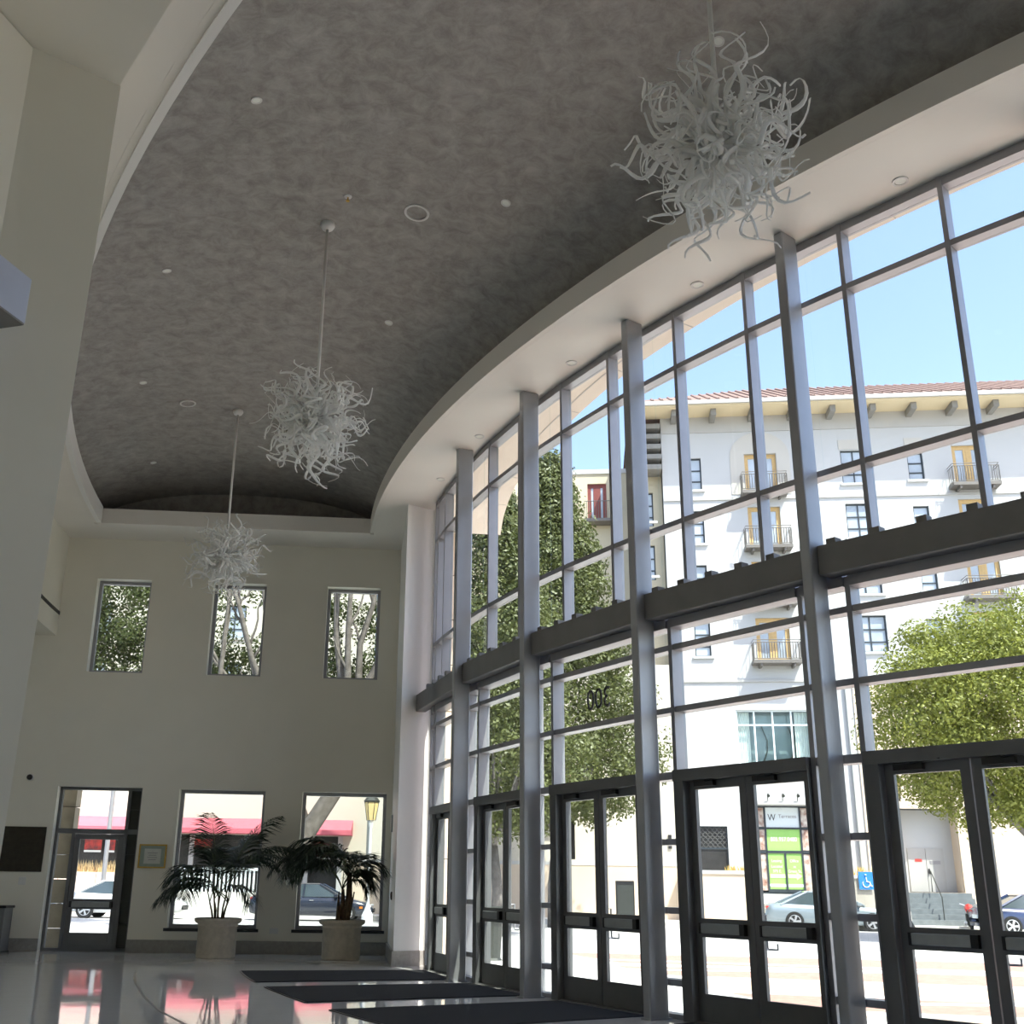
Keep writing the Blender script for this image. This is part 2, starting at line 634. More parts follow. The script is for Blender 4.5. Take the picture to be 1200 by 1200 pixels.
mb.build('panic_bar', 'panic_metal', lf, world=False, bevel=.008)
for x in (-.40, .42):
    mb = MB()
    mb.box(x, x + .05, -.062, .018, .855, .975)
    mb.build('panic_cap', 'black_plastic', lf, world=False)

# white corner pilaster where the end wall meets the glass
pt = [(-1.21, 20.70), (-.69, 21.08), P2(23.02, 192.55), EP(.62, -.001)[:2], EP(.02, -.001)[:2]]
wp = empty('wall_pilaster', (-1.0, 21.5, 0), 0, 'white painted corner pilaster between end wall and glass wall', 'pilaster', kind='structure')
MB().prism(pt, .26, SOF).build('plaster', 'white_paint', wp)
cx, cy_ = -1.05, 22.3
MB().prism([(-1.235, 20.665), (-.675, 21.07), P2(23.02, 192.5), EP(.62, -.001)[:2], EP(-.02, -.001)[:2]], 0, .26).build('stone_skirting', 'base_stone', wp)

# curved bulkhead, pier, near wall, back walls
b0 = th_line(31.2, 0)
wl = empty('wall_left', P(31.2, 200), 0, 'curved cream bulkhead with a black reveal high on the left', 'wall', kind='structure')
mb = MB()
sector(mb, arc(31.2, b0, 214.4, 24), arc(31.5, b0, 214.4, 24), 6.53, SOF)
mb.build('bulkhead', 'wall_paint', wl)
mb = MB()
sector(mb, arc(31.185, b0, 214.4, 24), arc(31.21, b0, 214.4, 24), 7.0, 7.075)
mb.build('reveal', 'black_plastic', wl)
mb = MB()
sector(mb, arc(31.5, th_line(31.5, 0), 214.4, 24), arc(34.5, th_line(34.5, 0), 214.4, 24), 6.53, 6.7)
mb.build('bulkhead_soffit', 'wall_paint', wl)
mb = MB()
sector(mb, arc(34.5, th_line(34.5, 0), 216, 24), arc(34.7, th_line(34.7, 0), 216, 24), -.08, 10.2)
mb.build('wall_rear', 'wall_paint', label='cream wall under the bulkhead at the far left', cat='wall', kind='structure')
mb = MB()
A0, A1 = P2(30.86, 215.0), P2(31.66, 215.05)
B0_, B1 = P2(30.86, 213.1), P2(31.66, 213.1)
sh = (-.10, -.03)
mb.hexa([(A0[0] + sh[0], A0[1] + sh[1], 0), (A1[0], A1[1], 0), (B1[0], B1[1], 0), (B0_[0] + sh[0], B0_[1] + sh[1], 0),
         (*A0, 8.3), (*A1, 8.3), (*B1, 8.3), (*B0_, 8.3)])
mb.build('wall_pier', 'wall_paint', label='tall cream pier in the left foreground', cat='pier', kind='structure')
mb = MB()
mb.prism([(-3.845, 7.63), (-5.15, 3.2), (-5.4, 3.25), (-4.2, 7.7), (-3.99, 7.70)], 0, 8.29)
mb.build('wall_near', 'wall_paint', label='pale wall running from the left pier towards the camera', cat='wall', kind='structure')
mb = MB()
sector(mb, arc(38.3, 216, TEND, 16), arc(38.5, 216, TEND, 16), -.08, 10.2)
pbar(mb, 215.8, 216.1, 34.5, 38.5, -.08, 10.2)
mb.build('wall_back', 'wall_paint', label='cream back wall behind the camera', cat='wall', kind='structure')
mb = MB()
pbar(mb, TEND - .3, TEND, 23.3, 38.5, -.08, 10.2)
mb.build('wall_far', 'wall_paint', label='cream wall closing the lobby behind the camera', cat='wall', kind='structure')

# ceiling: soffits, fascias, vault
ce = empty('ceiling', P(27.36, 205, 9), 0, 'grey mottled plaster vault framed by a cream soffit', 'ceiling', kind='structure')
D1 = -1.17
D2 = D1 + .081
ARC2 = lambda R, d, t1=TEND, n=60: arc(R, th_line(R, d), t1, n)
mb = MB()
sector(mb, ARC2(23.03, D2), ARC2(24.318, D2), SOF, SOF + .12)
mb.build('soffit', 'soffit_paint', ce)
mb = MB()
sector(mb, arc(30.402, th_line(30.402, D2), 213.1, 40), arc(31.5, th_line(31.5, D2), 213.1, 40), SOF, SOF + .12)
sector(mb, arc(30.402, 213.1, TEND, 30), arc(30.88, 213.1, TEND, 30), SOF, SOF + .12)
mb.build('soffit', 'soffit_paint', ce)
mb = MB()
q = [P2(31.5, th_line(31.5, D2)), P2(23.03, th_line(23.03, D2)), P2(23.03, th_line(23.03, 0)), P2(31.5, th_line(31.5, 0))]
mb.prism(q, SOF, SOF + .12)
mb.build('soffit', 'soffit_paint', ce)
for R0, R1, d in ((24.32, 24.4, D1), (30.32, 30.40, D1)):
    mb = MB()
    sector(mb, ARC2(R0, D1 + .0), ARC2(R1, D1 + .0), SOF, 9.15)
    mb.build('fascia', 'soffit_paint', ce)
mb = MB()
mb.prism([P2(30.32, th_line(30.32, D1)), P2(24.4, th_line(24.4, D1)), P2(24.4, th_line(24.4, D1 + .08)), P2(30.32, th_line(30.32, D1 + .08))], SOF, 9.15)
mb.build('fascia', 'soffit_paint', ce)
for R0, R1 in ((23.95, 24.33), (30.39, 30.8)):
    mb = MB()
    sector(mb, ARC2(R0, 0), ARC2(R1, 0), 9.10, 9.14)
    mb.build('cove_shelf', 'soffit_paint', ce)
mb = MB()
mb.prism([P2(30.8, th_line(30.8, D1 + .08)), P2(23.95, th_line(23.95, D1 + .08)), P2(23.95, th_line(23.95, 0)), P2(30.8, th_line(30.8, 0))], 9.10, 9.14)
mb.build('cove_shelf', 'soffit_paint', ce)
RM, RISE, HC = 27.36, .84, 3.37
RA = (HC * HC + RISE * RISE) / (2 * RISE)


def vz(R): return 10.0 - RISE + RISE * max(0, 1 - (abs(R - RM) / HC) ** 2.3) ** .62


mb = MB()
NR, NT = 44, 70
vs_ = []
for i in range(NR + 1):
    R = RM - HC + 2 * HC * i / NR
    t0 = th_line(R, 0)
    for j in range(NT + 1):
        vs_.append(P(R, t0 + (TEND - t0) * j / NT, vz(R)))
fs_ = [(i * (NT + 1) + j, i * (NT + 1) + j + 1, (i + 1) * (NT + 1) + j + 1, (i + 1) * (NT + 1) + j) for i in range(NR) for j in range(NT)]
mb.add(vs_, fs_)
mb.build('vault', 'plaster_grey', ce, smooth=True)
mb = MB()
vs_, fs_ = [], []
for i in range(NR + 1):
    R = RM - HC + 2 * HC * i / NR
    t0 = th_line(R, -.01)
    vs_ += [P(R, t0, 9.12), P(R, t0, vz(R) + .02)]
for i in range(NR): fs_.append((2 * i, 2 * i + 2, 2 * i + 3, 2 * i + 1))
mb.add(vs_, fs_)
mb.build('end_lunette', 'plaster_grey', ce)
mb = MB()
sector(mb, arc(30.87, 213.1, TEND, 24), arc(38.5, 213.1, TEND, 24), 8.3, 8.8)
mb.build('lower_ceiling', 'wall_paint', ce)
mb = MB()
sector(mb, ARC2(22.9, .5), ARC2(38.7, .5), 10.2, 10.4)  # unseen slab, added above the vault to keep sky light out
mb.build('roof', 'concrete', label='unseen flat roof slab added over the lobby to block light', cat='roof', kind='structure')

mb = MB()
sector(mb, ARC2(30.22, D1 - .08), ARC2(30.318, D1 - .08), SOF - .02, 9.15)
mb.build('edge_trim', 'white_paint', ce)

# outside eave over the glass
tab = [(187.0, 21.45), (189, 21.55), (195.3, 21.89), (199.5, 22.06), (204, 22.21), (207, 22.34), (210, 22.46), (215, 22.57), (220, 22.65), (225, 22.67), (270, 22.67)]


def Re(t):
    for (a, b), (c, d) in zip(tab, tab[1:]):
        if a <= t <= c: return b + (d - b) * (t - a) / (c - a)
    return tab[-1][1]


ts = [187.2 + (TEND - 187.2) * i / 110 for i in range(111)]
ea = empty('trim_eave', P(22.6, 205, 8.95), 0, 'peach stucco eave overhanging the outside of the glass wall', 'eave', kind='structure')
mb = MB()
sector(mb, [P2(Re(t), t) for t in ts], [P2(23.45, t) for t in ts], 8.95, 10.2)
mb.build('eave_body', 'eave_peach', ea)
mb = MB()
sector(mb, [P2(Re(t) + .28, t) for t in ts], [P2(Re(t) + .30, t) for t in ts], 8.944, 8.955)
mb.build('eave_joint', 'frieze_grey', ea)
for k in range(12):
    t = 192.5 + k * 4.1
    mb = MB()
    pbox(mb, t, Re(t) + .02, Re(t) + .28, .012, 8.944, 8.955)
    mb.build('eave_joint', 'frieze_grey', ea)

# ------------------------------------------------------------------ glass wall
COLS = [199.83, 206.1, 212.46, 218.78, 225.75, 231.4, 237.7, 244.0, 250.3, 256.6, 262.9]  # last four bays are unseen, added to bring more daylight in
BAYS = [193.5] + COLS
colnames = ['steel column farthest from the camera, nearest the white pilaster', 'second steel column from the white pilaster',
            'steel column between the 300 door bay and the green sign bay', 'steel column nearest the camera, right of the silver car',
            'steel column just past the right edge of view', 'steel column beyond the right edge', 'seventh steel column, beyond the right edge', 'eighth steel column, unseen, of a bay added for daylight', 'ninth steel column, unseen, of a bay added for daylight', 'tenth steel column, unseen, of a bay added for daylight', 'last steel column, unseen, of a bay added for daylight']
for t, lb in zip(COLS, colnames):
    mb = MB()
    pbox(mb, t, 23.36, 23.645, .125, 0, SOF)
    o = mb.build('steel_column', 'steel', bevel=.018, label=lb, cat='column', group='steel columns of the glass wall', kind='structure')
    mb = MB()
    pbox(mb, t, 23.34, 23.665, .17, 0, .02)
    mb.build('base_plate', 'steel', o)

ZT = [(8.70, SOF), (7.945, 8.015), (5.805, 5.875), (4.95, 5.0)]
ZL = [(4.49, 4.63), (4.215, 4.285), (3.445, 3.515)]
baynames = ['farthest bay beside the white pilaster', 'second bay from the pilaster', 'bay with the number 300', 'bay in front of the white apartment block',
            'bay in front of the bright green tree', 'bay past the right edge', 'second bay past the right edge', 'unseen third bay past the right edge, added for daylight', 'unseen fourth bay past the right edge, added for daylight', 'unseen fifth bay past the right edge, added for daylight', 'unseen last bay past the right edge, added for daylight']
for k in range(11):
    t0, t1 = BAYS[k], BAYS[k + 1]
    bn = baynames[k]
    c0 = empty(f'window_{k + 6}', P(23.2, (t0 + t1) / 2), 0, 'glass curtain wall, ' + bn, 'window', kind='structure')
    a, b = t0 + .07, t1 - .07
    ms = [t0 + 1.36, t0 + 4.32]
    for tm in ([] if k else [t0, 192.75]) + ms:
        mb = MB()
        pbox(mb, tm, 23.09, 23.262, .055, 4.6 if tm in ms else 0, SOF)
        mb.build('mullion', 'frame_alu', c0)
    edges = [t0] + ms + [t1]
    for z0, z1 in ZT:
        for e0, e1 in zip(edges, edges[1:]):
            mb = MB()
            pbar(mb, e0 + (.07 if e0 != t0 else 0), e1 - (.07 if e1 != t1 else 0), 23.09, 23.255, z0, z1)
            mb.build('transom', 'frame_alu', c0)
    rows = [(8.015, 8.70), (5.875, 7.945), (5.0, 5.805)]
    for z0, z1 in rows:
        for e0, e1 in zip(edges, edges[1:]):
            mb = MB()
            pbar(mb, e0 + (.07 if e0 != t0 else .01), e1 - (.07 if e1 != t1 else 0), RG, RG + .012, z0, z1)
            mb.build('pane', 'glass', c0)
    # lower part
    j0, j1 = t0 + .58, t1 - .88
    for tm in (j0, j1):
        mb = MB()
        pbox(mb, tm, 23.09, 23.275, .06, 0, 4.6)
        mb.build('mullion', 'frame_alu', c0)
    le = [t0, j0, j1, t1]
    for z0, z1 in ZL:
        for e0, e1 in zip(le, le[1:]):
            mb = MB()
            pbar(mb, e0 + (.075 if e0 != t0 else .01), e1 - (.075 if e1 != t1 else 0), 23.09, 23.262 if z1 < 4.5 else 23.31, z0, z1)
            mb.build('transom', 'frame_alu', c0)
    for z0, z1 in ((4.285, 4.49), (3.515, 4.215), (2.74, 3.445)):
        for e0, e1 in zip(le, le[1:]):
            mb = MB()
            pbar(mb, e0 + (.075 if e0 != t0 else .01), e1 - (.075 if e1 != t1 else 0), RG, RG + .012, z0, z1)
            mb.build('pane', 'glass', c0)
    bars = [(2.65, 2.74), (1.895, 1.965), (1.125, 1.195), (.345, .415), (0, .05)]
    for e0, e1 in ((t0, j0), (j1, t1)):
        for z0, z1 in bars:
            mb = MB()
            pbar(mb, e0 + (.075 if e0 != t0 else .01), e1 - (.075 if e1 != t1 else 0), 23.09, 23.262, z0, z1)
            mb.build('transom', 'frame_alu', c0)
        for (z0, _), (_, z1) in zip(bars, bars[1:]):
            mb = MB()
            pbar(mb, e0 + (.075 if e0 != t0 else .01), e1 - (.075 if e1 != t1 else 0), RG, RG + .012, z1, z0)
            mb.build('pane', 'glass', c0)
    # dark beam across the bay with clips on top
    s = t0 + .16 if k else 191.9
    mb = MB()
    if k:
        pbar(mb, s, t1 - .16, 23.30, 23.52, 4.60, 4.93)
    else:
        pbar(mb, s, t1 - .16, 23.30, 23.50, 4.60, 4.93)
    bm_ = mb.build('beam', 'beam_dark', c0, bevel=.012)
    if k < 5:
        for i in range(6):
            t = t0 + .5 + i * (t1 - t0 - .8) / 5
            mb = MB()
            pbox(mb, t, 23.34, 23.46, .11, 4.93, 5.0)
            mb.build('clip', 'beam_dark', bm_)
    if k == 0:   # strip between pilaster and first mullion
        for z0, z1 in ZT + ZL + bars:
            mb = MB()
            pbar(mb, 192.82, 193.43, 23.09, 23.255, z0, z1)
            mb.build('transom', 'frame_alu', c0)
        for z0, z1 in rows + [(4.285, 4.49), (3.515, 4.215), (2.74, 3.445)] + [(zz1, zz0) for (zz0, _), (_, zz1) in zip(bars, bars[1:])]:
            mb = MB()
            pbar(mb, 192.82, 193.43, RG, RG + .012, z0, z1)
            mb.build('pane', 'glass', c0)
    # double door
    dr = empty(f'door_{k + 2}', P(23.2, (j0 + j1) / 2), 0, 'pair of dark framed glazed entrance doors, ' + bn, 'door', kind='structure')
    mb = MB()
    f0, f1 = j0 + .075, j1 - .075
    L0, L1 = t0 + 1.05, t1 - 1.02 - .26
    L1 = t0 + 5.30 - (0 if k != 0 else 0)
    w = degrees(.11 / 23.2)
    pbar(mb, f0, L0 - .02, 23.10, 23.345, 0, 2.64)
    pbar(mb, L1 + .02, f1, 23.10, 23.345, 0, 2.64)
    pbar(mb, f0, f1, 23.10, 23.36, 2.612, 2.745)
    pbar(mb, f0, f1, 23.02, 23.34, 0, .014)
    mb.build('door_frame', 'door_dark', dr)
    tm = (L0 + L1) / 2
    for side, (x0, x1) in enumerate(((L0, tm - .015), (tm + .015, L1))):
        p0, p1 = Vector(P(23.2, x0)), Vector(P(23.2, x1))
        ax = (p1 - p0)
        wd = ax.length
        ax.normalize()
        inn = Vector((-ax.y, ax.x, 0))
        if inn.dot(Vector(P(24, x0)) - p0) < 0: inn = -inn
        T = Matrix(((ax.x, inn.x, 0, p0.x), (ax.y, inn.y, 0, p0.y), (0, 0, 1, 0), (0, 0, 0, 1)))

        def bl(mb, name, m, par, **kw):
            mb.v = [tuple(T @ Vector(p)) for p in mb.v]
            return mb.build(name, m, par, **kw)
        st = .095
        mb = MB()
        for a in ((0, st, .016, 2.61), (wd - st, wd, .016, 2.61), (st, wd - st, 2.51, 2.61), (st, wd - st, .89, 1.09), (st, wd - st, .016, .30)):
            mb.box(a[0], a[1], 0, .048, a[2], a[3])
        leaf = bl(mb, 'door_leaf', 'door_dark', dr)
        for z0, z1 in ((.30, .89), (1.09, 2.51)):
            mb = MB()
            mb.box(st, wd - st, .02, .028, z0, z1)
            bl(mb, 'pane', 'glass', leaf)
        mb = MB()
        mb.box(.12, wd - .17, .048, .10, .935, 1.04)
        bl(mb, 'panic_bar', 'panic_metal', leaf, bevel=.008)
        for xx in ((.095, .12), (wd - .17, wd - .10)):
            mb = MB()
            mb.box(xx[0], xx[1], .048, .104, .93, 1.045)
            bl(mb, 'panic_cap', 'black_plastic', leaf)
        mb = MB()
        mb.tube([(.30, .05, 2.60), (.30, .10, 2.60), (.62 if side == 0 else .62, .13, 2.625)], .014, 6)
        mb.box(.12, .42, .05, .10, 2.54, 2.60)
        bl(mb, 'door_closer', 'black_plastic', leaf)
        if side == 1:
            mb = MB()
            mb.tube([(.05, 0, .80), (.05, -.07, .80), (.09, -.10, .80), (.16, -.10, .80), (.16, -.10, .86)], .012, 6)
            mb.tube([(.05, 0, 1.15), (.05, -.07, 1.15), (.05, -.07, .80)], .012, 6)
            bl(mb, 'pull_handle', 'steel', leaf)
mb = MB()
pbar(mb, 263.1, TEND, 23.0, 23.3, -.08, SOF)
mb.build('wall_right', 'wall_paint', label='solid wall past the last glass bay', cat='wall', kind='structure')

# number on the glass, applied for readers outside
pc = Vector(P(23.11, 208.95, 3.84))
tx = Vector(P(23.11, 209.5)) - Vector(P(23.11, 208.5))
tx.normalize()
# from outside (towards the arc centre) right is along decreasing angle
rx = tx if tx.cross(Vector((0, 0, 1))).dot(Vector((OX, OY, 0)) - Vector((pc.x, pc.y, 0))) > 0 else -tx
nx = rx.cross(Vector((0, 0, 1)))
T = Matrix(((rx.x, 0, nx.x, pc.x), (rx.y, 0, nx.y, pc.y), (0, 1, 0, pc.z), (0, 0, 0, 1)))
o = text('glass_number', '300', 'sign_ink', .40, T, extrude=.004, sx=.92)
tag(o, 'dark building number 300 on the glass, reversed from inside', 'number')
# ------------------------------------------------------------------ entrance mats
matn = ['black entrance mat at the doors beside the white pilaster', 'black entrance mat second from the end wall', 'black entrance mat nearest the camera in view', 'black entrance mat at the bottom edge below the green sign doors']
for (a0, a1), lb in zip(((194.6, 199.15), (200.9, 205.5), (207.4, 211.75), (213.6, 218.1)), matn):
    mb = MB()
    sector(mb, arc(23.42, a0, a1, 6), arc(26.52, a0, a1, 6), .001, .014)
    mt = mb.build('entrance_mat', 'rubber_mat', label=lb, cat='mat', group='black mats at the entrance doors')
    mb = MB()
    sector(mb, arc(23.415, a0 - .03, a0, 1), arc(26.525, a0 - .03, a0, 1), .001, .010)
    sector(mb, arc(23.415, a1, a1 + .03, 1), arc(26.525, a1, a1 + .03, 1), .001, .010)
    sector(mb, arc(26.52, a0, a1, 6), arc(26.545, a0, a1, 6), .001, .010)
    mb.build('mat_edging', 'black_plastic', mt)

# ------------------------------------------------------------------ ceiling fittings
def vnormal(R, th):
    s = (R - RM) / RA
    c = sqrt(1 - s * s)
    a = radians(th)
    return Vector((-s * cos(a), -s * sin(a), -c))       # points down into the room


def fitting(name, R, th, z, nrm, r, label, cat, group, kind):
    o = empty(name, P(R, th, z), 0, label, cat, group)
    q = nrm.to_track_quat('Z', 'Y').to_matrix().to_4x4()
    T = Matrix.Translation(Vector(P(R, th, z))) @ q

    def bl(mb, nm, m):
        mb.v = [tuple(T @ Vector(p)) for p in mb.v]
        mb.build(nm, m, o, smooth=False)
    if kind == 'down':
        bl(MB().lathe([(r * .72, -.02), (r * .72, .012), (r, .012), (r, .0), (r, -.03)], 20), 'trim_ring', 'white_metal')
        bl(MB().lathe([(r * .70, -.015), (r * .70, .006)], 20), 'lens', 'letter_white')
    elif kind == 'speaker':
        bl(MB().lathe([(r * .80, .0), (r * .82, .022), (r, .022), (r, -.04)], 28), 'trim_ring', 'white_metal')
        bl(MB().lathe([(r * .79, -.02), (r * .79, .010)], 28), 'grille', 'plaster_grey')
    else:
        bl(MB().lathe([(r, -.02), (r, .012), (r * .5, .02)], 16), 'escutcheon', 'white_metal')
        bl(MB().lathe([(r * .22, 0), (r * .22, .06), (r * .5, .065), (r * .5, .075)], 12), 'sprinkler_head', 'gold')
    return o


gl = [188.8, 196.6, 204.43, 212.56, 220.53]
ordn = ['nearest the end wall', 'second from the end wall', 'third from the end wall', 'fourth from the end wall', 'fifth from the end wall']
for R, side in ((29.1, 'left'), (25.64, 'right')):
    for t, od in zip(gl, ordn):
        fitting('ceiling_downlight', R, t, vz(R), vnormal(R, t), .065, f'small white downlight in the {side} row of the grey vault, {od}', 'downlight', 'downlights in the grey vault', 'down')
fitting('ceiling_speaker', 26.45, 210.51, vz(26.45), vnormal(26.45, 210.5), .17, 'large white ceiling ring near the middle of the grey vault', 'speaker', 'ceiling speakers', 'speaker')
fitting('ceiling_speaker', 28.3, 194.91, vz(28.3), vnormal(28.3, 194.9), .15, 'large white ceiling ring left of the farthest chandelier rod', 'speaker', 'ceiling speakers', 'speaker')
fitting('sprinkler', 27.37, 210.08, vz(27.37), vnormal(27.37, 210.08), .05, 'small sprinkler beside the middle chandelier rod top', 'sprinkler', None, 'spr')
for t, od in zip((196.1, 201.5, 209.05, 215.47, 222.33), ordn):
    fitting('soffit_downlight', 23.49, t, SOF, Vector((0, 0, -1)), .085, f'round downlight in the cream soffit above the glass, {od}', 'downlight', 'downlights in the soffit', 'down')

# ------------------------------------------------------------------ chandeliers of blown glass
variants = []
for vi in range(18):
    rr = random.Random(100 + vi)
    L = rr.uniform(.56, .74)
    amp = rr.uniform(.05, .095)
    w1, w2 = rr.uniform(1.3, 2.6), rr.uniform(1.2, 2.4)
    p1_, p2_ = rr.uniform(0, 6.28), rr.uniform(0, 6.28)
    ha = rr.uniform(0, 6.28)
    hk = rr.choice((.0, .08, .13, .17))
    pts, rad = [], []
    N = 22
    for i in range(N + 1):
        s = i / N
        g = min(1, s * 1.6) ** 1.5
        x = amp * g * (sin(p1_ + w1 * 2 * pi * s) - sin(p1_))
        y = amp * g * (sin(p2_ + w2 * 2 * pi * s) - sin(p2_))
        z = .06 + L * s
        if s > .75:
            q = (s - .75) / .25
            x += hk * q * q * cos(ha)
            y += hk * q * q * sin(ha)
            z -= hk * .9 * q * q * q
        pts.append((x, y, z))
        rad.append((.0215 if s < .45 else .0215 * (1 - (s - .45) * 1.25)) * (1.15 if i % 4 else .9))
    variants.append((pts, rad))
ch_th = [194.64, 208.59, 222.78]
ch_lab = ['white blown glass chandelier of curling strands, farthest, near the end wall', 'white blown glass chandelier of curling strands in the middle', 'largest white blown glass chandelier of curling strands, nearest, upper right']
vmesh = []
for ci, (t, lb) in enumerate(zip(ch_th, ch_lab)):
    x, y, _ = P(27.36, t)
    zc = 7.06
    c = empty('chandelier', (x, y, zc), 0, lb, 'chandelier', 'blown glass chandeliers')
    top = 10.0 - zc
    MB().lathe([(.03, top - .10), (.075, top - .085), (.10, top - .04), (.095, top + .0), (.06, top + .03)], 20).build('ceiling_canopy', 'white_metal', c, world=False, smooth=True)
    MB().tube([(0, 0, .05), (0, 0, top - .06)], .021, 10).build('rod', 'white_metal', c, world=False, smooth=True)
    MB().lathe([(.02, -.14), (.10, -.10), (.13, 0), (.10, .10), (.03, .16)], 14).build('core', 'white_metal', c, world=False, smooth=True)
    rr = random.Random(5 + ci)
    n = 175
    off = rr.uniform(0, 6)
    for i in range(n):
        f = (i + .5) / n
        zz = 1 - 2 * f
        a = off + i * 2.39996
        s = sqrt(1 - zz * zz)
        d = Vector((s * cos(a), s * sin(a), zz))
        if d.z > .93: continue
        d = (d + Vector((rr.uniform(-.18, .18), rr.uniform(-.18, .18), rr.uniform(-.18, .18)))).normalized()
        k = rr.randrange(18)
        if len(vmesh) <= k or vmesh[k] is None:
            while len(vmesh) <= k: vmesh.append(None)
        sc_ = rr.uniform(.76, 1.14) * (1.0 + .14 * max(0, -d.z) + (.08 if d.z > .3 else 0))
        mt_ = d.to_track_quat('Z', 'Y').to_matrix().to_4x4() @ Matrix.Rotation(rr.uniform(0, 6.28), 4, 'Z') @ Matrix.Scale(sc_, 4)
        if vmesh[k] is None:
            o = MB().tube(variants[k][0], variants[k][1], 6, flat=.34).build('glass_strand', 'milk_glass', c, world=False, smooth=True)
            o.matrix_local = mt_
            vmesh[k] = o
        else:
            share(vmesh[k], 'glass_strand', c, mt_)

# ------------------------------------------------------------------ potted palms
def frond(L, bend, nleaf, seed, droop, leaf_len):
    """frond along +x rising and arching over; returns meshes for rachis and leaflets"""
    rr = random.Random(seed)
    rm, lm = MB(), MB()
    N = 16
    pts = []
    ang = droop[0]
    p = Vector((0, 0, 0))
    pts.append(p.copy())
    for i in range(N):
        ang = droop[0] + (droop[1] - droop[0]) * ((i + 1) / N) ** bend
        p = p + Vector((cos(ang), 0, sin(ang))) * (L / N)
        pts.append(p.copy())
    rm.tube(pts, [.011 - .008 * i / N for i in range(N + 1)], 5)
    for i in range(nleaf):
        s = .30 + .70 * i / (nleaf - 1)
        k = min(N - 1, int(s * N))
        fr = s * N - k
        b = pts[k].lerp(pts[k + 1], min(1, fr))
        t = (pts[k + 1] - pts[k]).normalized()
        up = Vector((0, 1, 0)).cross(t)
        prof = sin(pi * min(1, .18 + .8 * (s - .3) / .7)) ** .6
        l = leaf_len * prof * rr.uniform(.85, 1.1)
        for sg in (-1, 1):
            side = Vector((0, sg, 0))
            d = (t * rr.uniform(.55, .8) + side * .85 + up * rr.uniform(-.05, .18)).normalized()
            w = .0125
            tip = b + d * l + Vector((0, 0, -l * rr.uniform(.15, .45)))
            mid = b + d * (l * .5) + Vector((0, 0, -l * .04))
            wv = t * w
            lm.add([b - wv * .4, b + wv * .4, mid + wv, mid - wv, tip], [(0, 1, 2, 3), (3, 2, 4)])
    return rm, lm


def palm(x, y, label, specs, stems, trunk=None):
    o = empty('potted_palm', (x, y, 0), 0, label, 'potted plant', 'potted palms by the end wall')
    MB().lathe([(.36, 0), (.375, .02), (.375, .56), (.392, .57), (.392, .605), (.382, .62), (.43, .645), (.455, .675), (.455, .72), (.41, .73), (.39, .70), (.38, .66)], 40).build('pot', 'pot_stone', o, world=False, smooth=True)
    MB().lathe([(.385, .655), (.385, .665)], 24).build('soil', 'soil', o, world=False)
    for p0, p1, r0, r1 in stems:
        m_ = Vector(p0).lerp(Vector(p1), .5) + Vector((random.uniform(-.03, .03), random.uniform(-.03, .03), 0))
        MB().tube([p0, m_, p1], [r0, (r0 + r1) / 2, r1], 8).build('stem', 'palm_trunk', o, world=False, smooth=True)
    for i, (base, az, L, a0, a1, bend) in enumerate(specs):
        rm, lm = frond(L, bend, 40, int(x * 1000) + i, (a0, a1), .60)
        R_ = Matrix.Translation(Vector(base)) @ Matrix.Rotation(radians(az), 4, 'Z')
        rm.v = [tuple(R_ @ Vector(p)) for p in rm.v]
        lm.v = [tuple(R_ @ Vector(p)) for p in lm.v]
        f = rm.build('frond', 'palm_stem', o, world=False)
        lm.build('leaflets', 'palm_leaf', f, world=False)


# slender many-stemmed palm
st = []
sp = []
for i in range(8):
    a = i * 2.4
    r = .10 + .03 * (i % 3)
    st.append(((r * .8 * cos(a), r * .8 * sin(a), .66), (r * 1.5 * cos(a), r * 1.5 * sin(a), 1.02 + .05 * (i % 4)), .022, .014))
azs = [(178, 1.12, 50, -62), (160, 1.0, 80, -35), (200, 1.02, 70, -60), (350, 1.5, 76, -35), (20, 1.35, 80, -40), (330, 1.3, 80, -30), (100, 1.2, 84, -10),
       (270, 1.25, 82, -25), (230, 1.2, 80, -55), (300, 1.2, 80, -50), (140, 1.25, 85, 10), (45, 1.5, 82, 20), (250, 1.0, 70, -75), (188, 1.2, 42, -58), (5, 1.5, 70, -20), (120, 1.3, 88, 40), (60, 1.2, 86, 30),
       (345, .8, 60, -85), (215, .95, 60, -70)]
for i, (az, L, a, b) in enumerate(azs):
    s = st[i % 8][1]
    sp.append((s, az, L * 1.36, radians(a), radians(b), 1.35))
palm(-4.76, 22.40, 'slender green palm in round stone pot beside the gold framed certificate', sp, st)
# stouter palm with a thick trunk
st = [((.06, 0, .66), (.10, .02, 1.62), .085, .045), ((.0, .02, .66), (-.02, .04, 1.30), .06, .03), ((-.05, -.05, .66), (-.08, -.06, 1.15), .04, .02)]
for i in range(6):
    a = i * 1.05
    st.append(((.12 * cos(a), .12 * sin(a), .66), (.15 * cos(a) + .06, .15 * sin(a), 1.25), .02, .014))
sp = []
azs = [(185, 1.75, 72, -58), (170, 1.6, 80, -60), (200, 1.6, 76, -68), (215, 1.45, 74, -70), (190, 1.35, 84, -70), (240, 1.3, 80, -72), (350, 1.45, 80, -65), (10, 1.5, 76, -55), (330, 1.4, 78, -75),
       (25, 1.35, 84, -35), (300, 1.3, 80, -78), (270, 1.25, 82, -70), (90, 1.3, 86, -30), (140, 1.4, 84, -40), (60, 1.4, 86, -20), (0, 1.3, 88, -80), (195, 1.2, 60, -75), (225, 1.5, 80, -62), (345, 1.2, 66, -80), (180, 1.6, 62, -72), (205, 1.5, 68, -74), (165, 1.45, 70, -68), (190, 1.65, 84, -50), (172, 1.7, 74, -64), (212, 1.55, 72, -60)]
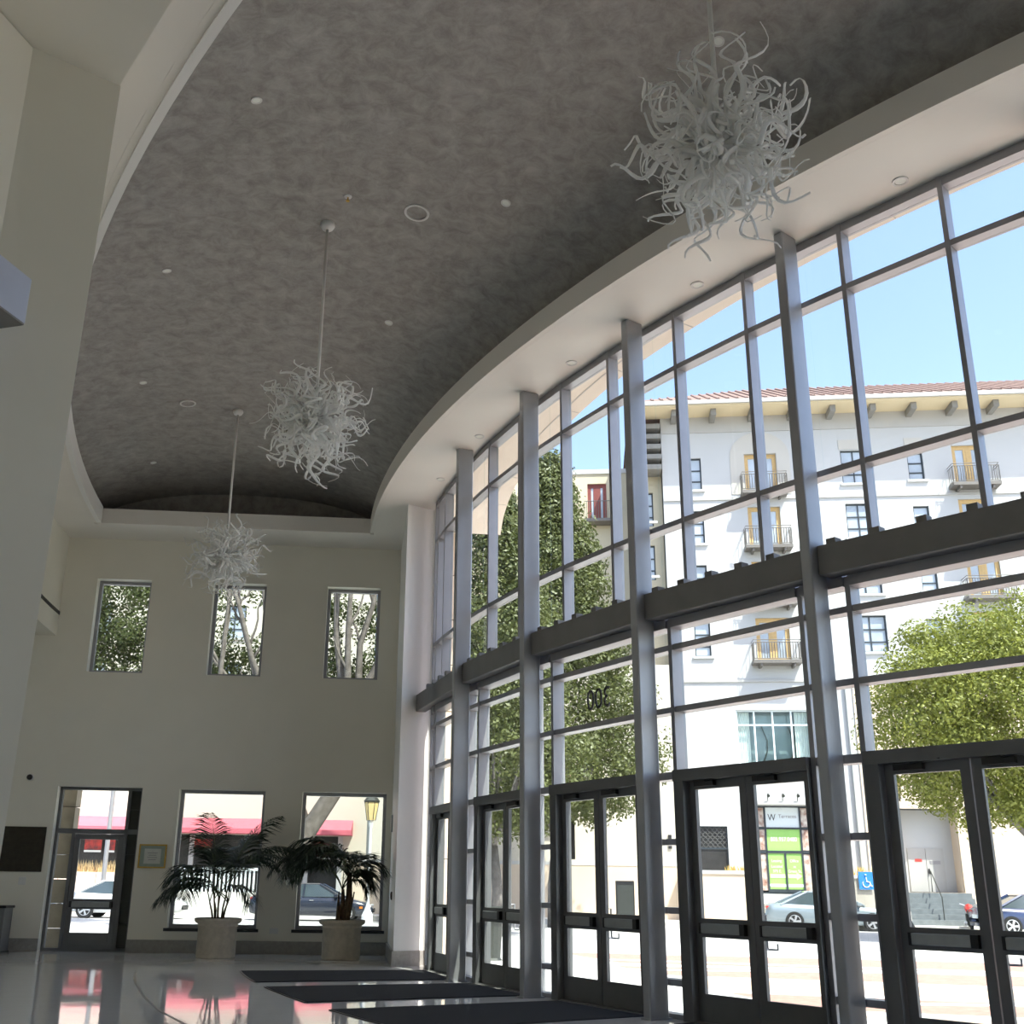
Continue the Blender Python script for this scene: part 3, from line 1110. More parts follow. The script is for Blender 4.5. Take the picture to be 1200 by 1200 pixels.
for i, (az, L, a, b) in enumerate(azs):
    base = (.09, .02, 1.50) if i % 3 else (-.03, .03, 1.28)
    if az > 290 or az < 70: L *= .56
    sp.append((base, az, L * 1.10, radians(a), radians(b), 1.25))
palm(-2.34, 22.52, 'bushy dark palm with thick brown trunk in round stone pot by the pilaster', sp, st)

# ------------------------------------------------------------------ things on the end wall
def on_end(name, u, z, label, cat):
    return empty(name, EP(u, 0, z), ERZ, label, cat)


o = on_end('wall_plaque', -7.64, 1.99, 'large dark bronze plaque left of the side door', 'plaque')
MB().box(-.45, .45, -.03, -.002, -.45, .45).build('plate', 'bronze', o, world=False, bevel=.006)
for i in range(14):
    MB().box(-.38, .38 - .06 * (i * 7 % 3), -.034, -.03, .36 - i * .053, .375 - i * .053).build('raised_line', 'bronze', o, world=False)
o = on_end('framed_certificate', -4.96, 1.89, 'small gold framed certificate between the side door and left palm', 'picture frame')
mb = MB()
frame(mb, -.285, .285, -.24, .24, .03, -.035, -.004)
mb.build('frame', 'gold', o, world=False, bevel=.004)
MB().box(-.255, .255, -.016, -.004, -.21, .21).build('mat_board', 'cert_green', o, world=False)
MB().box(-.17, .17, -.018, -.016, -.15, .15).build('sheet', 'paper', o, world=False)
mb = MB()
for i in range(4): mb.box(-.10 + .02 * (i % 2), .10 - .02 * (i % 2), -.019, -.018, .06 - i * .045, .068 - i * .045)
mb.lathe([(.018, -.001), (.018, .001)], 10, (0, -.0185, .105))
mb.build('print', 'cert_ink', o, world=False)
o = on_end('light_switch', -7.55, 1.36, 'pale light switch plate under the dark plaque', 'switch')
MB().box(-.075, .075, -.012, -.001, -.075, .075).build('plate', 'white_metal', o, world=False, bevel=.003)
for x in (-.03, .03): MB().box(x - .015, x + .015, -.02, -.012, -.03, .03).build('rocker', 'white_metal', o, world=False)
o = on_end('security_camera', -7.67, 3.45, 'small black dome camera high on the wall left of the side door', 'camera')
T = Matrix.Rotation(radians(90), 4, 'X')
for nm, pr, m_ in (('mount', [(.075, 0), (.075, .03), (.06, .04)], 'white_metal'), ('dome', [(.06, .04), (.058, .075), (.04, .105), (.01, .115)], 'black_plastic')):
    mb = MB().lathe(pr, 18)
    mb.v = [tuple(T @ Vector(p)) for p in mb.v]
    mb.build(nm, m_, o, world=False, smooth=True)
o = on_end('wall_outlet', -2.34, .45, 'pale outlet plate on the end wall between the two palms', 'outlet')
MB().box(-.09, .09, -.01, -.001, -.055, .055).build('plate', 'white_metal', o, world=False, bevel=.003)
for x in (-.045, .045): MB().box(x - .02, x + .02, -.016, -.01, -.035, .035).build('socket', 'white_metal', o, world=False)
# devices on the shaded side of the pilaster
pd = Vector((-1.52 + 1.21, 23.9 - 20.70)).normalized()
pn = Vector((-pd.y, pd.x))
for nm, s, z, hw, hh, lb, m_ in (('exit_plate', 2.70, 2.62, .13, .17, 'grey metal plate high on the shaded side of the white pilaster', 'panic_metal'),
                                 ('card_reader', 1.50, 1.19, .05, .075, 'small black card reader on the shaded side of the pilaster', 'black_plastic')):
    b = Vector((-1.21, 20.70)) + pd * s
    o = empty(nm, (b.x, b.y, z), atan2(pd.y, pd.x), lb, 'wall plate')
    MB().box(-hw, hw, .002, .03, -hh, hh).build('housing', m_, o, world=False, bevel=.004)
    MB().box(-hw * .7, hw * .7, .03, .036, -hh * .6, hh * .6).build('cover', 'white_metal' if nm == 'exit_plate' else 'sign_ink', o, world=False)
# dark bin at the left edge
o = empty('waste_bin', EP(-7.80, -.62), ERZ, 'dark waste bin standing at the far left against the end wall', 'bin')
MB().box(-.26, .26, -.26, .26, .03, .84).build('body', 'door_dark', o, world=False, bevel=.012)
MB().box(-.285, .285, -.285, .285, .84, .89).build('lid', 'black_plastic', o, world=False, bevel=.012)
MB().box(-.28, .28, -.28, .28, 0, .04).build('plinth', 'black_plastic', o, world=False)
MB().box(-.20, .20, -.268, -.262, .18, .76).build('front_panel', 'door_dark', o, world=False)
# pale box fixture on the near wall at the left
bz = radians(90 - 16.1)
o = empty('wall_fixture', (-3.42, 7.36, 5.44), bz, 'pale box fixture tinted daylight blue, projecting at the left edge', 'fixture')
MB().box(-2.6, 0, 0, .50, .015, .40).build('casing', 'daylit_blue_panel', o, world=False, bevel=.006)  # bluish daylight from the glass is put into the casing colour
MB().box(-2.6, -.005, .005, .50, 0, .015).build('base_plate', 'beam_dark', o, world=False)  # dark sheet paints the shade on the underside of the box
mat('stone_wash', (.42, .39, .34), .8, var=.06, scale=2)
mat('ext_warm', (.62, .57, .48), .8, var=.02, scale=.8)
# ------------------------------------------------------------------ ground outside
MB().box(-70, 90, -30, 120, -.5, -.081).build('ground', 'road', label='pale asphalt street outside the glass wall', cat='street', kind='structure')
pz = empty('plaza', (8, 20, -.08), radians(-6.6), 'paved forecourt with red brick fields and pale bands outside the doors', 'paving', kind='structure')
ins = [P2(23.04, t) for t in [190 + i * 1.0 for i in range(57)]]
mb = MB()
pl = list(reversed(ins)) + [(-1.0, 33.5), (34, 28.5), (34, 4)]
mb.prism(pl, -.0805, -.03)
mb.build('paving_slab', 'white_paving', pz)


def pstrip(x0, y0, x1, y1, x2, y2, x3, y3, m_, z=-.028):
    mb = MB()
    mb.prism([(x0, y0), (x1, y1), (x2, y2), (x3, y3)], z - .01, z)
    mb.build('paving_field', m_, pz)


pstrip(3.2, 23.2, 30, 18.2, 30, 22.2, 2.2, 26.6, 'brick_paving')
pstrip(3.4, 20.2, 30, 13.6, 30, 17.6, 3.0, 22.4, 'brick_paving')
pstrip(3.6, 17.6, 30, 10.4, 30, 13.0, 3.5, 19.6, 'tan_paving')
pstrip(4.4, 14.9, 30, 8.2, 30, 9.8, 3.9, 17.0, 'brick_paving')
pstrip(6.0, 12.4, 30, 5.4, 30, 7.6, 4.6, 14.3, 'tan_paving')
for a in ((2.2, 24.2, 28, 17.2, 28, 17.55, 2.2, 24.5), (3.0, 21.2, 28, 22.0, 28, 22.3, 3.0, 21.5), (5, 15.5, 28, 16.2, 28, 16.5, 5, 15.75)):
    pstrip(*a, 'white_paving', -.022)

# ------------------------------------------------------------------ apartment block across the street
BZ = radians(-6.6)
ab = empty('apartment_building', (12, 50, 0), BZ, 'white apartment block with balconies, wooden doors and red tiled roof', 'building')
FL = [20.0, 17.2, 14.4, 11.6]
ops = []
for f in FL:
    ops += [(-1.08, -.33, f + .3, f + 2.0), (1.8, 3.35, f, f + 2.13), (6.46, 7.8, f + .45, f + 2.2), (9.62, 10.36, f + .55, f + 2.0), (11.75, 13.25, f + .15, f + 2.3), (16.4, 17.6, f + .45, f + 2.2)]
BIG = (.62, 3.95, 6.9, 9.36)
SHOP = (1.25, 3.75, 1.26, 5.04)
DARK = (-1.62, -.07, 2.0, 4.12)
ALC = (7.35, 9.86, 1.42, 4.96)
ops += [BIG, SHOP, DARK, ALC]
mb = MB()
wall_open(mb, -2.25, 24, 0, 24.2, ops, 0, .35)
mb.build('wall', 'ext_white', ab, world=False)
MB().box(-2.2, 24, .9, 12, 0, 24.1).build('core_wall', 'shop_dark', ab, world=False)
MB().box(5.95, 24, -.06, -.001, .1, 1.42).build('peach_base', 'ext_peach', ab, world=False)
for a, b, c, d in ((5.95, 7.35, 1.42, 10.55), (9.86, 24, 1.42, 10.55), (7.35, 9.86, 4.96, 10.55)):
    MB().box(a, b, -.06, -.001, c, d).build('peach_cladding', 'ext_peach', ab, world=False)
for z in (19.72, 10.65):
    MB().box(-2.25, 24, -.07, -.001, z, z + .12).build('string_course', 'frieze_grey', ab, world=False)
MB().box(-2.25, 24, -.05, -.001, 23.35, 24.2).build('frieze', 'frieze_grey', ab, world=False)
MB().box(5.6, 5.78, -.16, -.02, 0, 10.6).build('downpipe', 'frieze_grey', ab, world=False)
# eave, gutter, brackets, roof
MB().box(-3.9, 24, -1.45, 0, 24.2, 24.36).build('eave', 'eave_cream', ab, world=False)
MB().box(-3.95, 24, -1.58, -1.44, 24.28, 24.48).build('gutter', 'frieze_grey', ab, world=False)
for i in range(12):
    u = -1.75 + i * 1.92
    MB().box(u, u + .26, -1.1, -.05, 23.86, 24.2).build('bracket', 'wood_grey', ab, world=False)
mb = MB()
mb.add([(-3.9, -1.55, 24.5), (24, -1.55, 24.5), (24, 6, 28.5), (3, 6, 28.5), (-3.9, 10, 24.5), (24, 12, 24.5)], [(0, 1, 2, 3), (0, 3, 4), (3, 2, 5, 4), (0, 4, 5, 1)])
rf = mb.build('roof', 'roof_tile', ab, world=False)
for i in range(60):
    u = -3.6 + i * .46
    s = min(1, max(.08, (u + 3.9) / 6.9)) if u < 3 else 1
    MB().tube([(u, -1.5, 24.53), (u, -1.5 + 7.5 * s * .95, 24.53 + 4.0 * s * .95)], .07, 5).build('tile_row', 'roof_tile', rf, world=False)


def bwindow(par, op, y=.12, kind='casement', fm='win_frame'):
    u0, u1, z0, z1 = op
    mb = MB()
    frame(mb, u0, u1, z0, z1, .06, y, y + .1)
    fu, fz = [], []
    if kind == 'casement':
        fz = [z0 + (z1 - z0) * .28, z0 + (z1 - z0) * .62]
        if u1 - u0 > 1: fu = [u0 + (u1 - u0) * .45]
    elif kind == 'door':
        fu = [(u0 + u1) / 2]
    w_ = .055 if kind == 'casement' else .13
    for z in fz: mb.box(u0 + .06, u1 - .06, y, y + .09, z - .03, z + .03)
    for u in fu: mb.box(u - w_ / 2, u + w_ / 2, y, y + .09, z0 + .06, z1 - .06)
    if kind == 'door':
        for a, b in ((u0, (u0 + u1) / 2), ((u0 + u1) / 2, u1)):
            frame(mb, a + .04, b - .04, z0 + .03, z1 - .05, .15, y + .01, y + .08)
    f = mb.build('window' if kind == 'casement' else 'balcony_door', fm, par, world=False)
    us = [u0 + .05] + fu + [u1 - .05]
    zs = [z0 + .05] + fz + [z1 - .05]
    for a, b in zip(us, us[1:]):
        for c, d in zip(zs, zs[1:]):
            MB().box(a, b, y + .045, y + .055, c, d).build('pane', 'win_glass', f, world=False)
    if kind == 'casement':
        MB().box(u0 - .12, u1 + .12, -.10, .02, z0 - .12, z0 - .002).build('sill', 'ext_white', f, world=False)
    return f


mat('win_glass', (.42, .47, .52), .06, 0, var=.25, scale=.6, spec=.8)
mat('win_blind', (.62, .62, .62), .8, var=.05, scale=3)


def balcony(par, u0, u1, z, drop=.75):
    mb = MB()
    mb.box(u0, u1, -drop, -.002, z - .16, z)
    s = mb.build('balcony', 'rail_metal', par, world=False)
    for k in range(2):
        MB().box(u0 + .3 + k * (u1 - u0 - .7), u0 + .4 + k * (u1 - u0 - .7), -drop + .05, -.002, z - .30, z - .16).build('balcony_bracket', 'rail_metal', s, world=False)
    mb = MB()
    for zz in (z + .06, z + .82, z + .94):
        mb.tube([(u0 + .03, -.01, zz), (u0 + .03, -drop + .03, zz), (u1 - .03, -drop + .03, zz), (u1 - .03, -.01, zz)], .02, 4)
    n = 18
    for i in range(n + 1):
        u = u0 + .03 + (u1 - u0 - .06) * i / n
        mb.tube([(u, -drop + .03, z + .06), (u, -drop + .03 - (.05 if i % 2 else 0), z + .4), (u, -drop + .03, z + .82)], .017, 4)
    for i in range(4):
        for u in (u0 + .03, u1 - .03):
            yy = -drop + .03 + (drop - .06) * (i + .5) / 4
            mb.tube([(u, yy, z + .06), (u, yy, z + .82)], .013, 4)
    mb.build('railing', 'rail_metal', s, world=False)


for f in FL:
    bwindow(ab, (-1.08, -.33, f + .3, f + 2.0))
    bwindow(ab, (6.46, 7.8, f + .45, f + 2.2))
    bwindow(ab, (9.62, 10.36, f + .55, f + 2.0))
    bwindow(ab, (16.4, 17.6, f + .45, f + 2.2))
    bwindow(ab, (1.8, 3.35, f, f + 2.13), kind='door', fm='door_wood')
    bwindow(ab, (11.75, 13.25, f + .15, f + 2.3), kind='door', fm='door_wood')
    balcony(ab, 1.5, 3.7, f - .02)
    balcony(ab, 11.4, 13.6, f + .13)
# arched peach panel round the top balcony door
arc_p = [(1.1, 20.0)] + [(2.55 + 1.45 * cos(a), 22.0 + 1.3 * sin(a)) for a in [pi - i * pi / 14 for i in range(15)]] + [(4.0, 20.0), (3.36, 20.0), (3.36, 22.14), (1.79, 22.14), (1.79, 20.0)]
mb = MB()
mb.prism_xz(arc_p, -.03, -.001)
mb.build('arch_panel', 'panel_cream', ab, world=False)
for u in ((6.4, 7.86), (9.56, 10.42)):
    MB().box(u[0], u[1], -.03, -.001, 22.25, 22.75).build('window_panel', 'panel_cream', ab, world=False)
# big curtained window
f = MB()
frame(f, *BIG, .07, .12, .22)
for u in (1.45, 2.28, 3.12): f.box(u - .035, u + .035, .12, .21, BIG[2] + .07, BIG[3] - .07)
f.box(BIG[0] + .07, BIG[1] - .07, .12, .21, 8.64, 8.71)
f = f.build('window', 'sign_white', ab, world=False)
us = [.66, 1.45, 2.28, 3.12, 3.91]
for a, b in zip(us, us[1:]):
    for c, d in ((6.95, 8.64), (8.71, 9.31)):
        MB().box(a, b, .16, .17, c, d).build('pane', 'glass', f, world=False)
MB().box(.62, 3.95, .75, .78, 6.9, 9.36).build('room_back', 'car_grey', f, world=False)
for u0, u1 in ((.66, 1.25), (3.30, 3.92)):
    mb = MB()
    n = 12
    pp = [(u0 + (u1 - u0) * i / n, .40 + .05 * (i % 2)) for i in range(n + 1)]
    for (a, b), (c, d) in zip(pp, pp[1:]):
        mb.hexa([(a, b, 6.92), (c, d, 6.92), (c, d + .012, 6.92), (a, b + .012, 6.92), (a, b, 9.3), (c, d, 9.3), (c, d + .012, 9.3), (a, b + .012, 9.3)])
    mb.build('curtain', 'curtain', f, world=False)
for u in (1.8, 3.0):
    MB().tube([(u, .6, 6.95), (u + .22, .58, 7.5), (u + .25, .56, 8.0), (u, .52, 8.7)], .03, 5).build('lamp_arm', 'iron', f, world=False)
# storefront with green and white banners
s = MB()
frame(s, *SHOP, .07, .10, .2)
s.box(1.25, 3.75, .1, .2, 2.98, 3.10)
s.box(1.25, 3.75, .1, .2, 4.02, 4.10)
for u in (1.62, 3.16): s.box(u - .04, u + .04, .1, .2, 1.3, 5.0)
s.box(2.37, 2.45, .1, .2, 1.3, 2.98)
s.box(1.66, 3.12, .1, .2, 1.28, 1.46)
s = s.build('storefront', 'win_frame', ab, world=False)
MB().box(1.66, 3.12, .14, .15, 4.10, 4.97).build('white_banner', 'sign_white', s, world=False)
MB().box(1.66, 3.12, .14, .15, 3.10, 4.02).build('green_banner', 'sign_green', s, world=False)
MB().box(1.66, 2.37, .14, .15, 1.46, 2.98).build('green_banner', 'sign_green', s, world=False)
MB().box(2.45, 3.12, .14, .15, 1.46, 2.98).build('green_banner', 'sign_green', s, world=False)
MB().box(1.66, 2.37, .134, .14, 1.56, 1.68).build('banner_stripe', 'sign_white', s, world=False)
MB().box(2.45, 3.12, .134, .14, 1.56, 1.68).build('banner_stripe', 'sign_white', s, world=False)
for a, b in ((1.32, 1.58), (3.20, 3.68)):
    for c, d in ((1.4, 2.95), (3.12, 4.0), (4.12, 4.95)):
        MB().box(a, b, .14, .15, c, d).build('photo_panel', 'photo_strip', s, world=False)
MB().box(1.70, 2.35, .128, .136, 1.93, 2.10).build('arrow_shaft', 'sign_arrow', s, world=False)
mb = MB()
mb.prism_xz([(2.47, 1.93), (2.84, 1.93), (2.84, 1.85), (3.09, 2.015), (2.84, 2.18), (2.84, 2.10), (2.47, 2.10)], .128, .136)
mb.build('arrow_head', 'sign_arrow', s, world=False)
TF = Matrix(((1, 0, 0, 0), (0, 0, -1, 0), (0, 1, 0, 0), (0, 0, 0, 1)))


def btext(st_, x, z, size, m_, par, y=.134, sx=1.):
    return text('lettering', st_, m_, size, Matrix.Translation((x, y, z)) @ TF, par, .002, sx=sx)


btext('W', 1.93, 4.52, .42, 'sign_ink', s, sx=.8)
btext('Terraces', 2.62, 4.58, .22, 'pole_grey', s)
btext('805.957.0480', 2.39, 3.58, .26, 'letter_white', s, sx=.82)
for st_, x, z in (('Leasing', 2.01, 2.66), ('Located', 2.01, 2.42), ('375 E.', 2.01, 2.19 + .03), ('Office', 2.78, 2.66), ('at', 2.78, 2.42), ('Green St.', 2.78, 2.22)):
    btext(st_, x, z, .17, 'letter_white', s, sx=.9)
MB().box(1.15, 3.9, -.45, .0, 5.06, 5.22).build('canopy', 'frieze_grey', ab, world=False)
for u in (1.75, 2.4, 3.05):
    MB().tube([(u, -.3, 5.22), (u, -.32, 5.4), (u, -.45, 5.5), (u, -.55, 5.42)], [.02, .02, .05, .08], 6).build('sign_light', 'iron', ab, world=False)
# dark latticed window
l = MB()
frame(l, *DARK, .05, .08, .18)
l.box(-1.57, -.12, .08, .18, 3.12, 3.2)
l = l.build('lattice_window', 'win_frame', ab, world=False)
MB().box(-1.57, -.12, .12, .13, 2.05, 3.12).build('pane', 'shop_dark', l, world=False)
MB().box(-1.57, -.12, .13, .14, 3.2, 4.07).build('pane', 'shop_dark', l, world=False)
mb = MB()
for i in range(7):
    for j in range(4):
        cx_, cz_ = -1.47 + i * .21, 3.30 + j * .22
        mb.tube([(cx_ + .095 * cos(a), .11, cz_ + .095 * sin(a)) for a in [k * pi / 5 for k in range(11)]], .016, 4, cap=False)
mb.build('lattice', 'lattice_dark', l, world=False)
# recessed double door
MB().box(7.36, 9.85, .89, .92, 1.42, 4.95).build('alcove_wall', 'ext_white', ab, world=False)
for u in (7.352, 9.83): MB().box(u, u + .026, .0, .90, 1.42, 4.95).build('alcove_side', 'ext_peach', ab, world=False)
for a, b in ((7.86, 8.62), (8.64, 9.40)):
    dd = MB().box(a, b, .85, .888, 1.44, 3.3)
    dd = dd.build('service_door', 'frieze_grey', ab, world=False)
    if a < 8:
        MB().box(8.15, 8.45, .84, .849, 2.72, 2.84).build('red_notice', 'sign_red', dd, world=False)
    else:
        MB().box(8.78, 9.24, .84, .849, 2.62, 2.76).build('grey_notice', 'pole_grey', dd, world=False)
        MB().box(8.68, 8.74, .80, .849, 2.20, 2.42).build('lock', 'black_plastic', dd, world=False)

# tall beige wing with trellis and lower wings
bw = empty('beige_wing', (12, 50, 0), BZ, 'tall beige wing with slatted balconies left of the white apartment block', 'building')
mb = MB()
wall_open(mb, -3.6, -2.26, 0, 24.1, [(-3.25, -2.72, 18.7, 20.5), (-3.25, -2.72, 15.9, 17.7), (-3.25, -2.72, 13.1, 14.9)], .8, 1.1)
mb.build('wall', 'ext_cream', bw, world=False)
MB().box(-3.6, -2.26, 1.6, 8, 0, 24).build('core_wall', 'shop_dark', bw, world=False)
for z in (18.7, 15.9, 13.1): bwindow(bw, (-3.25, -2.72, z, z + 1.8), y=.9)
for i in range(5):
    MB().box(-3.55, -2.3, -.35, .8, 21.35 + i * .55, 21.60 + i * .55).build('trellis_slat', 'wood_grey', bw, world=False)
MB().box(-3.35, -3.27, -.3, -.22, 21.2, 24.1).build('trellis_post', 'wood_grey', bw, world=False)
cw = empty('cream_block', (12, 50, 0), BZ, 'cream block with red framed balcony door behind the tall street tree', 'building')
mb = MB()
dz = 19.7
wall_open(mb, -14, -3.62, 0, 22.6, [(-6.0, -5.0, dz, dz + 2.2), (-9.5, -8.3, dz, dz + 2.0)], 3, 3.3)
mb.build('wall', 'ext_cream', cw, world=False)
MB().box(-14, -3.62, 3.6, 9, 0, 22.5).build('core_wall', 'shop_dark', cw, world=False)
MB().box(-14, -3.62, 2.93, 2.999, 22.45, 22.7).build('parapet_cap', 'ext_white', cw, world=False)
bwindow(cw, (-6.0, -5.0, dz, dz + 2.2), y=3.1, kind='door', fm='door_red')
o = MB()
o.box(-6.2, -4.7, 2.2, 2.999, dz - .16, dz)
o = o.build('balcony', 'rail_metal', cw, world=False)
mb = MB()
for i in range(13):
    u = -6.17 + i * .12
    mb.tube([(u, 2.23, dz), (u, 2.23, dz + .95)], .014, 4)
mb.tube([(-6.17, 2.99, dz + .95), (-6.17, 2.23, dz + .95), (-4.73, 2.23, dz + .95), (-4.73, 2.99, dz + .95)], .022, 4)
mb.build('railing', 'rail_metal', o, world=False)
lw = empty('low_white_building', (12, 50, 0), BZ, 'low cream street building in front of the beige wing', 'building')
mb = MB()
wall_open(mb, -16.2, -2.28, 0, 11.4, [(-7.6, -6.9, 2.6, 5.4)], -.5, .3)
mb.build('wall', 'ext_warm', lw, world=False)
MB().box(-7.6, -6.9, -.3, -.28, 2.6, 5.4).build('window', 'shop_dark', lw, world=False)
MB().box(-17, -2.28, -.56, -.501, 0, 2.35).build('plinth', 'ext_peach', lw, world=False)
MB().box(-17, -2.28, -.58, -.501, 2.35, 2.5).build('plinth_cap', 'ext_white', lw, world=False)
MB().box(-9.2, -6.6, -1.4, -.501, 5.5, 6.2).build('awning', 'awning_red', lw, world=False)
MB().box(-2.75, -2.6, -.56, -.501, 3.1, 3.7).build('wall_plaque', 'shop_dark', lw, world=False)

# raised planter walls, pavement, steps
sw = empty('sidewalk', (12, 50, 0), BZ, 'pale raised sidewalk along the apartment block', 'sidewalk', kind='structure')
MB().box(-17, 24, -3.2, -.002, -.08, .12).build('slab', 'concrete', sw, world=False)
for nm, u0, u1, lb in (('planter_wall', -2.2, .75, 'tan planter wall in front of the dark latticed window'), ('planter_wall', 4.2, 6.9, 'tan planter wall carrying the blue wheelchair sign')):
    o = empty(nm, (12, 50, 0), BZ, lb, 'planter')
    MB().box(u0, u1, -1.25, -.05, .12, 2.05 if u0 < 0 else 1.95).build('wall', 'ext_peach' if u0 < 0 else 'stone_wash', o, world=False)
    MB().box(u0 - .05, u1 + .05, -1.30, -.05, 2.05 if u0 < 0 else 1.95, 2.2 if u0 < 0 else 2.08).build('coping', 'ext_white' if u0 < 0 else 'concrete', o, world=False)
    rr = random.Random(int(u0 * 10))
    mb = MB()
    n = 60 if u0 > 0 else 22
    for i in range(n):
        u = rr.uniform(u0 + .2, u1 - .1) if u0 > 0 else rr.uniform(-.3, .45)
        y = rr.uniform(-1.1, -.3)
        for k in range(4):
            a = rr.uniform(0, 6.28)
            hgt = rr.uniform(.15, .4)
            mb.add([(u, y, 2.06), (u + .05, y, 2.06), (u + .12 * cos(a), y + .12 * sin(a), 2.1 + hgt)], [(0, 1, 2)])
    mb.build('planting', 'flower', o, world=False, kind='stuff')
stp = empty('entrance_steps', (12, 50, 0), BZ, 'dark stone steps with handrail up to the recessed double door', 'steps')
for i in range(6):
    MB().box(7.0, 10.0, -1.95 + i * .30, -.07, .12 + i * .215, .12 + (i + 1) * .215).build('step', 'steps_stone', stp, world=False)
MB().tube([(8.35, -1.8, .3), (8.35, -1.8, 1.25), (8.35, -1.7, 1.32), (8.35, -.6, 2.3), (8.35, -.55, 1.45)], .022, 6).build('handrail', 'iron', stp, world=False)
MB().box(6.75, 7.0, -1.95, -.05, .12, .65).build('cheek_wall', 'concrete', stp, world=False)

# wheelchair sign
o = empty('wheelchair_sign', (12 + 5.45 * cos(BZ) + 1.34 * sin(BZ), 50 + 5.45 * sin(BZ) - 1.34 * cos(BZ), 1.5), BZ, 'blue wheelchair parking sign on the tan planter wall', 'sign')
MB().box(-.30, .30, .0, .02, 0, .72).build('sign_plate', 'sign_blue', o, world=False)
mb = MB()
mb.tube([(.0 + .15 * cos(a), -.008, .24 + .15 * sin(a)) for a in [radians(150 + k * 24) for k in range(11)]], .02, 5)
mb.tube([(.0, -.008, .50), (.02, -.008, .32), (.14, -.008, .30), (.19, -.008, .14), (.25, -.008, .14)], .022, 5)
mb.lathe([(.04, -.02), (.04, .02)], 8, (-.01, -.008, .60))
mb.build('wheelchair_symbol', 'letter_white', o, world=False)

# ------------------------------------------------------------------ shops seen through the end wall
ls = empty('awning_shop', (-4.9, 57, 0), radians(2), 'cream corner building with long red awning seen through the end wall', 'building')
ops = [(-23, -1.2, .1, 3.7)]
for k in range(6):
    for z in (7.4, 10.7, 13.9, 17.2):
        ops.append((-8.1 - k * 3.6, -7.0 - k * 3.6, z, z + 1.8))
mb = MB()
wall_open(mb, -30, 0, 0, 21, ops, 0, .4)
mb.build('wall', 'ext_warm', ls, world=False)
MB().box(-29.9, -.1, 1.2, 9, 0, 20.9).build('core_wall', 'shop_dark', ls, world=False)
for k in range(6):
    for z in (7.4, 10.7, 13.9, 17.2):
        bwindow(ls, (-8.1 - k * 3.6, -7.0 - k * 3.6, z, z + 1.8))
mb = MB()
mb.hexa([(-26, -1.3, 3.72), (-.7, -1.3, 3.72), (-.7, -.001, 3.72), (-26, -.001, 3.72), (-26, -1.3, 3.95), (-.7, -1.3, 3.95), (-.7, -.001, 4.5), (-26, -.001, 4.5)])
mb.build('awning', 'awning_red', ls, world=False)
for u in (-24, -20, -16, -12, -8.8, -5, -3, -1.3):
    MB().box(u - .12, u + .12, -.04, .12, 0, 3.7).build('shop_pier', 'ext_white', ls, world=False)
for u, w_, z0, z1 in ((-15.3, .5, 2.6, 3.45), (-13.75, .85, 2.85, 3.5), (-12.9, .5, 2.85, 3.5), (-10.4, .7, 2.6, 3.4), (-8.3, 1.0, 3.0, 3.45), (-2.2, .9, 2.7, 3.4)):
    MB().box(u - w_ / 2, u + w_ / 2, .02, .05, z0, z1).build('poster', 'poster_red', ls, world=False)
    MB().box(u - w_ / 2, u + w_ / 2, .015, .019, z0 - .12, z0 - .02).build('poster_caption', 'letter_white', ls, world=False)
o = empty('baluster_fence', (-13.3, 53, 0), 0, 'low wall with white baluster fence behind the left palm', 'fence')
MB().box(0, 5.2, 0, .3, -.08, .95).build('low_wall', 'concrete', o, world=False)
MB().box(0, 5.2, .05, .25, 1.92, 2.05).build('top_rail', 'sign_white', o, world=False)
for i in range(26):
    MB().box(.08 + i * .2, .16 + i * .2, .11, .19, .95, 1.92).build('baluster', 'sign_white', o, world=False)
o = empty('pink_planter', (-20.5, 52.5, 0), 0, 'pink low planter wall with dry grasses seen through the side door', 'planter')
for i in range(3): MB().box(i * 1.75, i * 1.75 + 1.72, 0, .6, -.08, 1.75).build('panel', 'pink_wall', o, world=False)
MB().box(2.15, 2.55, -.03, -.001, 1.0, 1.45).build('notice', 'sign_white', o, world=False)
rr = random.Random(3)
mb = MB()
for i in range(420):
    u, y = rr.uniform(0, 5.2), rr.uniform(.1, .5)
    a = rr.uniform(-.5, .5)
    hg = rr.uniform(.25, .6)
    mb.add([(u, y, 1.75), (u + .05, y, 1.75), (u + a * .3, y - rr.uniform(-.1, .3), 1.75 + hg)], [(0, 1, 2)])
mb.build('dry_grass', 'grass_dry', o, world=False, kind='stuff')
# sign pole, lanterns, stone pier outside the side door
o = empty('sign_pole', (-15.6, 49.2, 0), 0, 'tall grey sign pole seen through the side door', 'pole')
MB().tube([(0, 0, -.08), (0, 0, 7.5)], .10, 10).build('pole', 'pole_grey', o, world=False)
MB().lathe([(.20, -.08), (.20, .0), (.12, .15)], 12).build('base', 'pole_grey', o, world=False)


def lantern(x, y, ztop, label):
    o = empty('street_lantern', (x, y, 0), 0, label, 'street lamp', 'lantern street lamps')
    zb = ztop - 1.15
    MB().lathe([(.22, -.08), (.22, .25), (.12, .45), (.07, .6), (.055, zb - .3), (.09, zb - .1), (.05, zb)], 12).build('post', 'iron' if x > 0 else 'curtain', o, world=False)
    MB().lathe([(.16, zb + .02), (.27, zb + .62), (.25, zb + .72)], 6).build('lamp_glass', 'lantern_glass', o, world=False)
    MB().lathe([(.30, zb + .70), (.32, zb + .76), (.14, zb + .98), (.05, zb + 1.05), (.02, ztop)], 6).build('lamp_cap', 'iron', o, world=False)
    mb = MB()
    for k in range(6):
        a = k * pi / 3
        mb.tube([(.165 * cos(a), .165 * sin(a), zb), (.28 * cos(a), .28 * sin(a), zb + .72)], .015, 4)
    mb.build('lamp_bars', 'iron', o, world=False)


